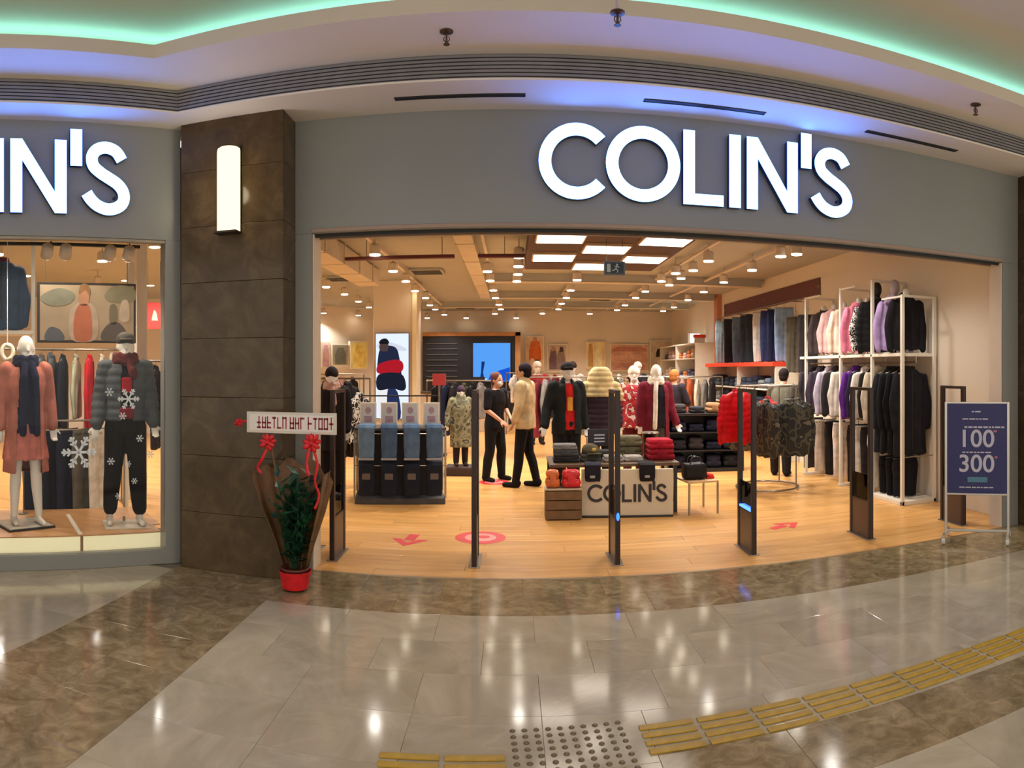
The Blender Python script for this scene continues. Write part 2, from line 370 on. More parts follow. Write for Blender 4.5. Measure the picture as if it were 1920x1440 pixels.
# --- pillars of stone slabs
ZJ = [0, .47, .94, 1.42, 1.90, 2.36, 2.82, 3.28, 3.69]
def pillar(x0, x1, lab):
    p = sempty('pillar', lab)
    MB().box(x0+0.02, x1-0.02, 5.07, 5.5, 0, 3.69).build('core', M_DARK, p)
    for k in range(8):
        a, b = ZJ[k]+0.0012, ZJ[k+1]-0.0012
        pr = 0.002*random.random()
        MB().bbox(x0, x1, 5.05-pr, 5.075, a, b, 0.003).build('slab', M_PILLAR, p)
        MB().bbox(x0-0.001, x0+0.024, 5.077, 5.40, a, b, 0.003).build('slab', M_PILLAR, p)
        MB().bbox(x1-0.024, x1+0.001, 5.077, 5.345, a, b, 0.003).build('slab', M_PILLAR, p)
    return p
pillar(-2.66, -1.76, 'brown stone pillar between the shop window and the entrance')
pillar(4.905, 6.0, 'brown stone pillar beyond the blue poster stand')
struct(MB().box(6.0, 10.5, 5.2, 5.4, 0, 3.69).build('wall_mall', M_GREY))
# --- left shop front (45 degrees)
RZ = PI/4
lf = sempty('wall_window', 'grey shop front around the display window', loc=LS(0,5.56), rz=RZ)
MB().bbox(-6.5, 1.72, 0, 0.22, 2.74, 3.69, 0.004).build('sign_board', M_GREY, lf)
MB().bbox(-6.5, 1.60, 0, 0.10, 0.0, 0.125, 0.006).build('plinth', M_GREY, lf)
MB().bbox(1.585, 1.72, -0.005, 0.16, 0, 2.74, 0.004).build('window_post', M_GREY, lf)
MB().bbox(-6.5, 1.585, 0.01, 0.05, 2.715, 2.74, 0.003).build('window_head', pbr('window_head', (150,140,124), 0.4, metal=0.3), lf)
MB().box(1.66, 2.4, 0.18, 0.4, 0, 3.5).build('return', M_WALLC, lf)
win = struct(MB().box(-6.5, 1.585, 0.025, 0.035, 0.125, 2.715).build('window_1', glass('shop_glass'), None, loc=LS(0,5.56), rz=RZ), 'clear shop window glass with white snowflakes')
MSNOW = pbr('snow_white', (235,238,240), 0.6, var=0)
def snowflake(px, py, R):
    p = PL(px, py, 5.588); r = R/F*6.0
    m = MB()
    for k in range(6):
        a = k*PI/3; d = Vector((math.cos(a), math.sin(a))); q = Vector((-d.y, d.x))
        def seg(u, v, wd):
            u = Vector(u); v = Vector(v); e = (v-u).normalized(); n = Vector((-e.y, e.x))*wd
            m.prism([(u-n)[:], (v-n)[:], (v+n)[:], (u+n)[:]], -0.001, 0)
        seg((0,0), d*r, r*0.07)
        for f, l in ((0.45, 0.3), (0.72, 0.26)):
            for s in (-1, 1): seg(d*r*f, d*r*f + (d*0.7+q*s*0.7)*r*l, r*0.055)
    s2l_ = Vector((p.x, p.y))
    o = m.build('snowflake_decal', MSNOW, None, loc=p, rz=RZ); tag(o, lab_snow(R), 'decal', 'snowflakes on the shop window'); return o
def lab_snow(R): return 'large white snowflake sticker on the display window glass' if R > 25 else ('mid-sized white snowflake sticker over the padded jacket' if R > 15 else 'tiny white snowflake sticker on the display window glass')
for a in ((148,848,31),(241,748,20),(230,780,7),(262,822,7),(208,865,7),(240,870,6),(282,852,7),(252,902,6),(222,930,6),(205,735,8)): snowflake(*a)
# --- stepped ceiling with slatted band, cove light
def kink(d1, d2): return Vector((d1 - d2/Q, d1))
XR, SL_ = 10.0, -6.0
def line(d1, d2, z):                      # three points of one horizontal edge: left end, corner, right end
    e = LS(SL_, d2, z); k = kink(d1, d2)
    return [e, Vector((k.x, k.y, z)), Vector((XR, d1, z))]
def strip(name, a, b, mat, par): return MB().quadstrip(line(*a), line(*b)).build(name, mat, par)
cl = sempty('ceiling', 'stepped mall ceiling with slatted band and teal cove light')
def slabring(name, d1a, d2a, d1b, d2b, z0, z1, mat, par):            # a band between two parallel edges, with thickness
    A, B, C, D = line(d1a,d2a,z0), line(d1b,d2b,z0), line(d1a,d2a,z1), line(d1b,d2b,z1)
    m = MB(); m.quadstrip(A, B); m.quadstrip(C, D); m.quadstrip(A, C); m.quadstrip(B, D)
    m.add([A[0],B[0],D[0],C[0]], [(0,1,2,3)]); m.add([A[2],B[2],D[2],C[2]], [(0,1,2,3)])
    return m.build(name, mat, par)
slabring('lower_soffit', 5.6, 5.82, 4.80, 5.204, 3.686, 3.70, M_SOFFIT, cl)
slabring('slat_backing', 4.85, 5.26, 4.835, 5.24, 3.70, 3.89, M_DARK, cl)
for k in range(7):
    z = 3.690 + k*0.0265
    slabring('slat', 4.832, 5.238, 4.806, 5.21, z, z+0.0185, M_SLAT, cl)
slabring('upper_soffit', 4.95, 5.35, 4.23, 4.72, 3.872, 3.89, M_SOFFIT, cl)
slabring('riser', 4.27, 4.76, 4.229, 4.719, 3.873, 3.97, M_SOFFIT2, cl)
slabring('cove_floor', 4.95, 5.35, 4.25, 4.74, 3.93, 3.95, M_SOFFIT, cl)
slabring('cove_ledge', 4.80, 5.24, 4.58, 5.05, 3.95, 4.075, M_SOFFIT, cl)
slabring('cove_back', 4.95, 5.35, 4.79, 5.23, 3.95, 4.22, M_SOFFIT, cl)
A = line(4.95, 5.35, 4.2)
MB().add(A + [Vector((XR,-5,4.2)), Vector((-9,-5,4.2))], [(0,1,2,3,4)]).build('upper_ceiling', M_SOFFIT2, cl)
led = slabring('cove_light', 4.66, 5.12, 4.62, 5.08, 4.076, 4.09, glow('teal_led', (0.24, 0.80, 0.74), 11.0), None)
tag(led, 'teal light strip hidden in the ceiling cove', 'light strip')
MB().box(-1.76, 5.0, 5.36, 5.6, 3.69, 3.70)
# --- linear slots, sprinklers
for k, (x0, x1, l) in enumerate(((-0.88, 0.10, 'black slot air outlet in the soffit before the first sign letter'), (0.99, 1.97, 'black slot air outlet in the soffit over the middle of the sign'), (2.89, 3.86, 'black slot air outlet in the soffit past the last sign letter'))):
    t = thing('slot_diffuser', l, 'vent', (0, 5.065, 3.686), 0, 'slot air outlets in the soffit')
    MB().box(x0, x1, -0.022, 0.022, -0.004, 0.002).build('slot', M_DARK, t)
    MB().bbox(x0, x1, -0.026, -0.021, -0.008, 0, 0.001).build('lip', M_DARK, t); MB().bbox(x0, x1, 0.021, 0.026, -0.008, 0, 0.001).build('lip', M_DARK, t)
M_BRASS = pbr('sprinkler_metal', (96,82,70), 0.4, metal=0.8)
def sprinkler(x, y, ztop, drop, lab):
    t = thing('fire_sprinkler', lab, 'sprinkler', (x, y, ztop), 0, 'fire sprinklers of the mall ceiling')
    if drop > 0.1: MB().tube([(0,0,0),(0,0,-drop+0.06)], 0.011, 8).build('pipe', pbr('sprinkler_pipe', (200,186,190), 0.5), t)
    z = -drop
    MB().lathe([(0.045,0),(0.045,-0.006),(0.02,-0.015),(0.012,-0.016)], (0,0,0 if drop < 0.1 else z+0.075), 14).build('rosette', M_BRASS, t)
    MB().tube([(0.014,0,z+0.05),(0.02,0,z+0.03),(0.004,0,z+0.008)], 0.004, 6).tube([(-0.014,0,z+0.05),(-0.02,0,z+0.03),(-0.004,0,z+0.008)], 0.004, 6).tube([(0,0,z+0.07),(0,0,z)], 0.008, 6).build('frame', M_BRASS, t)
    MB().lathe([(0.022,z),(0.022,z-0.003)], (0,0,0), 10).build('deflector', M_BRASS, t)
sprinkler(-0.43, 4.47, 3.872, 0.085, 'small brass sprinkler under the ceiling, over the plain part of the sign board')
sprinkler(3.60, 4.46, 3.872, 0.085, 'small brass sprinkler under the ceiling, past the last sign letter')
sprinkler(0.62, 3.98, 4.2, 0.52, 'sprinkler on a long pale drop pipe from the upper ceiling')
# --- illuminated letters
M_FACE = glow('letter_face', (0.08, 0.24, 1.0), 16.0)
M_SIDE = pbr('letter_side', (24,34,72), 0.4, var=0)
def arc(cx, cz, r0, r1, a0, a1, n):
    o = [(cx+r1*math.cos(a0+(a1-a0)*k/n), cz+r1*math.sin(a0+(a1-a0)*k/n)) for k in range(n+1)]
    i = [(cx+r0*math.cos(a0+(a1-a0)*k/n), cz+r0*math.sin(a0+(a1-a0)*k/n)) for k in range(n+1)]
    return o, i
def ribbon(o, i, y0, y1, closed=False):
    n = len(o); m = MB()
    vs = [(p[0],y0,p[1]) for p in o] + [(p[0],y0,p[1]) for p in i] + [(p[0],y1,p[1]) for p in o] + [(p[0],y1,p[1]) for p in i]
    fs = []
    for k in range(n if closed else n-1):
        j = (k+1) % n
        fs += [(k,j,n+j,n+k), (2*n+k,3*n+k,3*n+j,2*n+j), (k,2*n+k,2*n+j,j), (n+k,n+j,3*n+j,3*n+k)]
    if not closed: fs += [(0,n,3*n,2*n), (n-1,3*n-1,4*n-1,2*n-1)]
    return m.add(vs, fs)
def catmull(P, n=6):
    P = [Vector(p) for p in P]; out = []
    for i in range(len(P)-1):
        a, b, c, d = P[max(i-1,0)], P[i], P[i+1], P[min(i+2,len(P)-1)]
        for k in range(n):
            t = k/n; out.append(0.5*((2*b)+(c-a)*t+(2*a-5*b+4*c-d)*t*t+(3*b-a-3*c+d)*t**3))
    return out+[P[-1]]
def smoothloop(pts, n=4):                      # closed outline with rounded corners
    k = len(pts); P = [Vector(pts[i % k]) for i in range(-1, k+2)]; out = []
    for i in range(1, k+1):
        a, b, c, d = P[i-1], P[i], P[i+1], P[i+2]
        for j in range(n):
            t = j/n; out.append((0.5*((2*b)+(c-a)*t+(2*a-5*b+4*c-d)*t*t+(3*b-a-3*c+d)*t**3))[:])
    return out
def offset(P, wd):
    L, R = [], []
    for i, p in enumerate(P):
        d = (P[min(i+1,len(P)-1)]-P[max(i-1,0)]).normalized(); n = Vector((-d.y, d.x))*wd
        L.append((p+n)[:]); R.append((p-n)[:])
    return L, R
SPTS = [(1208,486),(1150,405),(1055,372),(962,398),(914,470),(930,555),(1000,618),(1070,660),(1160,715),(1212,775),(1230,845),(1206,912),(1140,955),(1060,966),(970,935),(905,880),(862,818)]
def letters(root, X0=0.0, zo=0.0, skip=(), k=1.0, y0=-0.075, y1=-0.02, face=None, side=None, fy=0.0015):
    zb, H = 2.967, 0.593
    S = [((2.47+0.398*(x-815)/470), zb+H*(1020-y)/700) for x, y in SPTS]
    sw = 0.048
    Lt, Rt = offset(catmull(S), sw)
    shapes = {
      'C': ('r', arc(0.503, 3.264, 0.200, 0.297, math.radians(42), math.radians(318), 40), False),
      'O': ('r', arc(1.028, 3.264, 0.200, 0.298, 0, 2*PI*47/48, 47), True),
      'L': ('p', [(1.353,zb),(1.688,zb),(1.688,zb+0.088),(1.447,zb+0.088),(1.447,zb+H),(1.353,zb+H)]),
      'I': ('p', [(1.738,zb),(1.836,zb),(1.836,zb+H),(1.738,zb+H)]),
      'N': ('n',),
      'A': ('p', [(2.377,3.357),(2.472,3.357),(2.472,3.652),(2.377,3.652)]),
      'S': ('r', (Lt, Rt), False)}
    def tr(p): return ((p[0]+X0[0])*k+X0[1], (p[1]-zb)*k+zb+zo) if isinstance(X0, tuple) else (p[0]+X0, p[1]+zo)
    for nm, sh in shapes.items():
        if nm in skip: continue
        def mk(a, b, gr=0.0):
            if sh[0] == 'r': return ribbon([tr(p) for p in sh[1][0]], [tr(p) for p in sh[1][1]], a, b, sh[2])
            if sh[0] == 'p': return MB().prism([tr(p) for p in sh[1]], a, b)
            m = MB(); t = zb+H
            m.prism([tr(p) for p in [(1.89,zb),(1.985,zb),(1.985,t),(1.89,t)]], a, b)
            m.prism([tr(p) for p in [(2.25,zb),(2.345,zb),(2.345,t),(2.25,t)]], a, b)
            m.prism([tr(p) for p in [(1.985,t),(1.985,t-0.17),(2.25,zb),(2.25,zb+0.17)]], a, b)
            return m
        q = mk(y0, y1).build('letter', side, root)
        mk(y0-fy*2.6, y0-fy*0.6).build('letter_face', face, q)
sg = thing('shop_sign', 'row of white glowing letters on the grey board over the wide entrance', 'sign', (0, 5.35, 0))
letters(sg, face=M_FACE, side=M_SIDE)
sg2 = thing('shop_sign', 'white glowing letters over the display window, cut off by the edge', 'sign', LS(0,5.56), RZ)
letters(sg2, X0=-1.612, zo=-0.055, face=M_FACE, side=M_SIDE)
for root in (sg, sg2):      # stand-off pins that hold the letters on the board
    for x in (0.25, 0.78, 1.2, 1.40, 1.787, 1.937, 2.297, 2.425, 2.56, 2.75):
        z = 3.45 if x == 2.425 else (3.1 if x in (1.40,1.787,1.937,2.297) else (3.264 if x < 1 else (3.44 if x==1.2 else (3.43 if x==2.56 else 3.12))))
        dx = 0 if root is sg else -1.612; dz = 0 if root is sg else -0.055
        MB().tube([(x+dx,-0.03,z+dz),(x+dx,0.005,z+dz)], 0.012, 6).build('pin', M_SIDE, root)
# --- wall sconce on the pillar
t = thing('wall_sconce', 'tall half-round cream glass wall lamp on the brown pillar', 'lamp', (-2.212, 5.048, 2.75))
MB().bbox(-0.098, 0.098, -0.02, 0.004, -0.012, 0.69, 0.004).build('back_plate', pbr('sconce_metal', (70,60,50), 0.4, metal=0.7), t)
o, i = [], []
m = MB(); n = 14; vs = []
for z in (0.0, 0.64, 0.665, 0.675):
    r = 0.098 if z < 0.65 else (0.094 if z < 0.67 else 0.08)
    vs += [(r*math.cos(PI+PI*k/n), -0.02+0.95*r*math.sin(PI+PI*k/n), z) for k in range(n+1)]
for a in range(3): m.add([], [])
fsx = [(a*(n+1)+k, a*(n+1)+k+1, (a+1)*(n+1)+k+1, (a+1)*(n+1)+k) for a in range(3) for k in range(n)] + [tuple(range(n,-1,-1)), tuple(3*(n+1)+k for k in range(n+1))]
m.add(vs, fsx); m.build('glass_shade', glow('sconce_glow', (1.0, 0.88, 0.56), 1.6), t, smooth=False)
MB().bbox(-0.1, 0.1, -0.118, 0.0, -0.016, 0.0, 0.004).build('end_cap', MATS['sconce_metal'], t)
lamp('sconce_lamp', 'POINT', (-2.212, 4.85, 3.1), 4, (1.0,0.85,0.55), shadow_soft_size=0.08)
# --- tactile paving
M_YEL = pbr('tactile_yellow', (176,140,38), 0.45, var=0.12, vs=20)
bar = MB().bbox(0, 0.255, -0.020, 0.020, 0, 0.008, 0.004).mesh('bar')
def guide(x0, ytop, tilt):
    t = thing('tactile_guide_tile', 'yellow tactile guide tile of four raised bars set in the marble floor', 'floor marking', (x0, ytop, 0), tilt, 'yellow tactile guide tiles')
    for j in range(4): put('bar', bar, M_YEL, t, (0, -0.066*j, 0))
for k in range(9): guide(0.58+0.277*k, 3.075+0.035*0.277*k, 0.035)
guide(-0.285, 2.875, 0.06); guide(-0.562, 2.86, 0.06)
t = thing('tactile_warning_tile', 'grey tactile warning tile of small raised studs where the yellow bars break', 'floor marking', (-0.01, 3.11, 0), 0.07)
stud = MB().lathe([(0.014,0),(0.013,0.003),(0.009,0.006),(0.004,0.0065)], (0,0,0), 10).mesh('stud', True)
M_STUD = pbr('stud_metal', (112,100,72), 0.35, metal=0.5)
for i in range(10):
    for j in range(10): put('stud', stud, M_STUD, t, (0.012+0.0545*i, -0.053*j, 0))
# ------------------------------------------------------------------ shop ceiling lamps
SPOTS = [(703,477),(611.5,537.6),(737,508),(761,527),(646,551.6),(672,565),(692,576),(778,545),(607,587),(672,591),(798,558.5),(806,572),(816,580),(801,596),(833,590),(874,596),
 (914,508.6),(919,526),(925,544),(929,558.5),(935.5,571),(939,579.6),(928,588),(968,596),(973,482),(972,499),(971,514),(969,527),
 (1082,524.6),(1070,544),(1062,558),(1053,569),(1047,579.6),(1017,587.5),(1106,588),(1210,546),(1192,558),(1172,572),(1157,581),
 (1240,527),(1255,534),(1267,512),(1277,521.6),(1300,506.5),(1328.5,489),(1319.5,547),(1290,562),(1263.7,576),(1243.5,583),(1410,506),(1357,529),(1464,480)]
M_LENS = glow('lamp_lens', (1.0, 0.86, 0.66), 16.0)
M_CAN = pbr('lamp_can', (216,200,180), 0.5, var=0.03)
can = MB().lathe([(0.060,0.0),(0.076,0.0),(0.076,0.11),(0.06,0.13),(0.03,0.14)], (0,0,0), 14).mesh('can', False)
lens = MB().lathe([(0.070,-0.016),(0.073,-0.002)], (0,0,0), 14).mesh('lens')
stem = MB().tube([(0,0,0.13),(0,0,0.251)], 0.009, 6).mesh('stem')
ADDED_SPOTS = [(3.72,6.35),(3.72,7.35),(3.72,8.4),(1.15,6.6),(-0.9,6.8)]  # added unseen spotlights behind the lintel, brightening the wall near the entrance
for n_, (x, y) in enumerate(SPOTS+ADDED_SPOTS):
    p = G(x, y, 3.2) if n_ < len(SPOTS) else Vector((x, y, 3.2)); p.y = min(p.y, 20.7)
    row = min(((3.75,'along the jeans wall'),(2.70,'over the middle aisle'),(1.15,'over the centre mannequins'),(-0.38,'over the shop assistant'),(-1.87,'over the jeans table'),(-3.45,'over the dark coats')), key=lambda q: abs(q[0]-p.x))[1]
    dep = 'near the entrance' if p.y < 11 else ('midway into the shop' if p.y < 15.5 else 'near the rear wall')
    t = thing('ceiling_spotlight', 'small round ceiling spotlight in the row %s, %s' % (row, dep), 'lamp', p, 0, 'ceiling spotlights '+row+' '+dep)
    put('can', can, M_CAN, t); put('lens', lens, M_LENS, t); put('stem', stem, M_CAN, t)
    if n_ % 2 == 0 or p.y < 11:
        lamp('spot_lamp', 'SPOT', p+Vector((0,0,-0.03)), 150 if n_ < len(SPOTS) else 70, WARM, spot_size=2.3, spot_blend=0.6, shadow_soft_size=0.06)
for s_, t_ in ((0.3,9.2),(1.8,9.6),(3.2,10.2),(0.4,11.6),(2.2,12.2),(3.8,12.6)):  # added unseen spotlights that brighten the ceiling behind the window
    p = LS(s_, t_, 3.2); t = thing('ceiling_spotlight', 'added round ceiling spotlight brightening the space deep behind the display window', 'lamp', p, 0, 'added ceiling spotlights deep behind the display window')
    put('can', can, M_CAN, t); put('lens', lens, M_LENS, t); put('stem', stem, M_CAN, t)
    lamp('spot_lamp', 'SPOT', p+Vector((0,0,-0.03)), 190, WARM, spot_size=2.5, spot_blend=0.6, shadow_soft_size=0.06)
# ================================================================== CLOTHES AND FIGURES
M_STEEL = pbr('rail_steel', (150,140,128), 0.3, metal=0.85, var=0.04)
M_WHITE = pbr('white_metal', (232,224,208), 0.4, var=0.03)
M_BLACK = pbr('black_metal', (26,22,22), 0.4, var=0.05)
M_DUMMY = pbr('mannequin_white', (226,220,210), 0.35, var=0.02)
M_SKIN = pbr('skin', (205,150,122), 0.55, var=0.06, vs=20)
MESH = {}
hang_w = MB().tube([(-0.20,0,-0.075),(-0.1,0,-0.035),(0,0,-0.005),(0.1,0,-0.035),(0.20,0,-0.075)], 0.009, 6)
hang_w.tube([(0,0,-0.01),(0,0,0.03),(0.018,0,0.055),(0.0,0,0.078),(-0.022,0,0.062)], 0.004, 6)
MESH['hanger'] = hang_w.mesh('hanger', True)
def folds(a, k, seed, zk=1.5):
    rs = np.random.RandomState(seed); p1, p2 = rs.rand(2)*6.28
    return lambda co: a*np.sin(co[:,0]*k+p1+co[:,2]*zk)*(0.4+0.6*np.clip(-co[:,2]*2,0,1)) + a*0.5*np.sin(co[:,0]*k*2.3+p2-co[:,2]*4)
def quilt(a, pitch): return lambda co: a*np.abs(np.sin(co[:,2]*PI/pitch))
def g_top(kind, seed):                      # hoodie / coat / tee on a hanger, neck at the origin
    key = (kind, seed)
    if key in MESH: return MESH[key]
    L, w, th, sl, fl = {'hoodie': (0.68,0.21,0.075,0.56,1.0), 'coat': (1.02,0.215,0.08,0.58,1.18), 'tee': (0.68,0.21,0.06,0.2,1.0), 'puffer': (0.70,0.225,0.11,0.58,1.05), 'dress': (0.95,0.19,0.06,0.0,1.35), 'slim': (0.66,0.19,0.055,0.52,0.95), 'jacket': (0.74,0.22,0.095,0.58,1.08)}[kind]
    m = MB()
    m.rings([(0,0,0.0,0.065,0.05),(0,0,-0.03,0.10,th*0.8),(0,0,-0.085,w*0.97,th*0.9),(0,0,-0.16,w*0.98,th),(0,0,-L*0.55,w*0.93*fl**0.5,th),(0,0,-L,w*0.95*fl,th*0.9)], 24, 2.6)
    if sl > 0:
        for s in (-1, 1):
            m.cap((s*(w-0.03),0,-0.11), 0.062, (s*(w+0.035),0.01,-0.11-sl*0.5), 0.052); m.cap((s*(w+0.035),0.01,-0.11-sl*0.5), 0.052, (s*(w+0.02),-0.02,-0.11-sl), 0.04)
    if kind == 'hoodie': m.ell((0,0.05,-0.03), (0.11,0.06,0.08))
    MESH[key] = blob(m, 0.014, 3, quilt(0.010,0.085) if kind == 'puffer' else folds(0.008, 38, seed))
    return MESH[key]
def g_trousers(seed, L=1.0, w=0.18, th=0.06):
    key = ('trousers', seed, L, w)
    if key in MESH: return MESH[key]
    m = MB(); m.rings([(0,0,0,w*0.92,th*0.8),(0,0,-0.1,w,th),(0,0,-0.27,w*1.03,th),(0,0,-0.3,w*0.9,th*0.8)], 20, 2.5)
    for s in (-1, 1): m.rings([(s*w*0.5,0,-0.2,w*0.52,th),(s*w*0.5,0.0,-0.55*L,w*0.46,th*0.9),(s*w*0.47,0,-L,w*0.44,th*0.8)], 14, 2.4)
    MESH[key] = blob(m, 0.014, 3, folds(0.006, 45, seed)); return MESH[key]
def hang(kind, mat, label, loc, rz=0.0, group=None, cat=None, seed=1, hanger=True, name=None, rot=None, extra=None, sy=0.62, sz=1.0):
    if isinstance(mat, (tuple, list)): mat = cloth(mat)
    nm = name or {'hoodie':'hanging_hoodie','coat':'hanging_coat','tee':'hanging_shirt','puffer':'hanging_jacket','trousers':'hanging_trousers','dress':'hanging_dress','slim':'hanging_sweater','jacket':'hanging_jacket'}[kind]
    t = thing(nm, label, cat or {'hoodie':'hoodie','coat':'coat','tee':'shirt','puffer':'jacket','trousers':'trousers','dress':'dress','slim':'sweater','jacket':'jacket'}[kind], loc, rz, group, rot)
    t.scale = (1.0, sy, sz)                    # cloth hung close on a rail is pressed flat
    z = -0.076
    if kind == 'trousers':
        put('trouser_body', g_trousers(seed), mat, t, (0,0,z-0.03))
        MB().tube([(-0.17,0,z-0.02),(0.17,0,z-0.02)], 0.008, 6).tube([(0,0,z-0.02),(0,0,-0.03),(0.018,0,-0.01),(0,0,0.004),(-0.02,0,-0.008)], 0.004, 6).build('hanger', M_STEEL, t, True)
        MB().rings([(0,0,z-0.075,0.172,0.054),(0,0,z-0.028,0.169,0.052)], 20, 2.5).build('waistband', mat, t, True)
    else:
        put('garment_body', g_top(kind, seed), mat, t, (0,0,z))
        if hanger: put('hanger', MESH['hanger'], M_STEEL, t, (0,0,z))
        MB().rings([(0,-0.005,z-0.015,0.072,0.055,0.25),(0,-0.005,z+0.022,0.066,0.05,0.25)], 16).build('collar', mat, t, True)
        if kind in ('coat','puffer','jacket'): MB().bbox(-0.008, 0.008, -0.095 if kind=='coat' else -0.112, -0.05, z-(0.95 if kind=='coat' else 0.64), z-0.05, 0.004).build('zip_strip', M_BLACK, t)
    if extra:
        for nm2, mb, mt in extra: mb.build(nm2, mt, t)
    return t
def folded(w, d, h, mat, label, loc, rz=0.0, group=None, cat='folded clothes', layers=1, name='folded_garment'):
    if isinstance(mat, (tuple, list)): mat = cloth(mat)
    key = ('fold', round(w,2), round(d,2), round(h,2))
    if key not in MESH:
        m = MB(); m.bbox(-w/2, w/2, -d/2, d/2, 0.0, h*0.55, h*0.27); m.bbox(-w/2+0.008, w/2-0.01, -d/2+0.006, d/2-0.01, h*0.45, h, h*0.27)
        MESH[key] = m.mesh('folded_body', True)
    t = thing(name, label, cat, loc, rz, group)
    put('folded_body', MESH[key], mat, t)
    MB().bbox(-w*0.2, w*0.2, -d/2-0.004, -d/2+0.02, h*0.3, h*0.75, 0.004).build('fold_edge', mat, t)
    return t
# ------------------------------------------------------------------ figures: front is -Y, feet at z = 0, drawn for a height of 1.75 m
BASE = dict(elL=(0.235,0.02,1.14), wrL=(0.25,-0.03,0.90), elR=(-0.235,0.02,1.14), wrR=(-0.25,-0.03,0.90),
            knL=(0.095,-0.015,0.49), anL=(0.10,0.02,0.085), knR=(-0.095,-0.015,0.49), anR=(-0.10,0.02,0.085), lean=0.0, headturn=0.0, fem=0.0)
def fig_parts(P):
    le = P['lean']
    def T(x, y, z): return Vector((x, y - max(0, z-0.95)*le, z))
    shL, shR = T(0.175,0.005,1.425), T(-0.175,0.005,1.425)
    return T, shL, shR
def hand(m, wr, d, side):                     # palm, four fingers and a thumb
    d = Vector(d).normalized(); wr = Vector(wr)
    up = Vector((0,-1,0)) if abs(d.y) < 0.8 else Vector((0,0,1))
    a = d.cross(up).normalized()*side; n = a.cross(d).normalized()
    for k in range(4):                         # palm from four short bones side by side
        o = a*(k-1.5)*0.019
        m.cap(wr+d*0.01+o*0.7, 0.013, wr+d*0.085+o, 0.011)
        L = (0.068,0.08,0.075,0.058)[k]; q = wr+d*0.085+o
        k1 = q + (d*0.93+n*0.25)*L*0.5; k2 = k1 + (d*0.75+n*0.6)*L*0.5
        m.cap(q, 0.0095, k1, 0.0088, 8); m.cap(k1, 0.0088, k2, 0.0075, 8)
    q = wr+d*0.03-a*0.03; m.cap(q, 0.012, q-a*0.03+d*0.03, 0.0105, 8); m.cap(q-a*0.03+d*0.03, 0.0105, q-a*0.035+d*0.06+n*0.008, 0.009, 8)
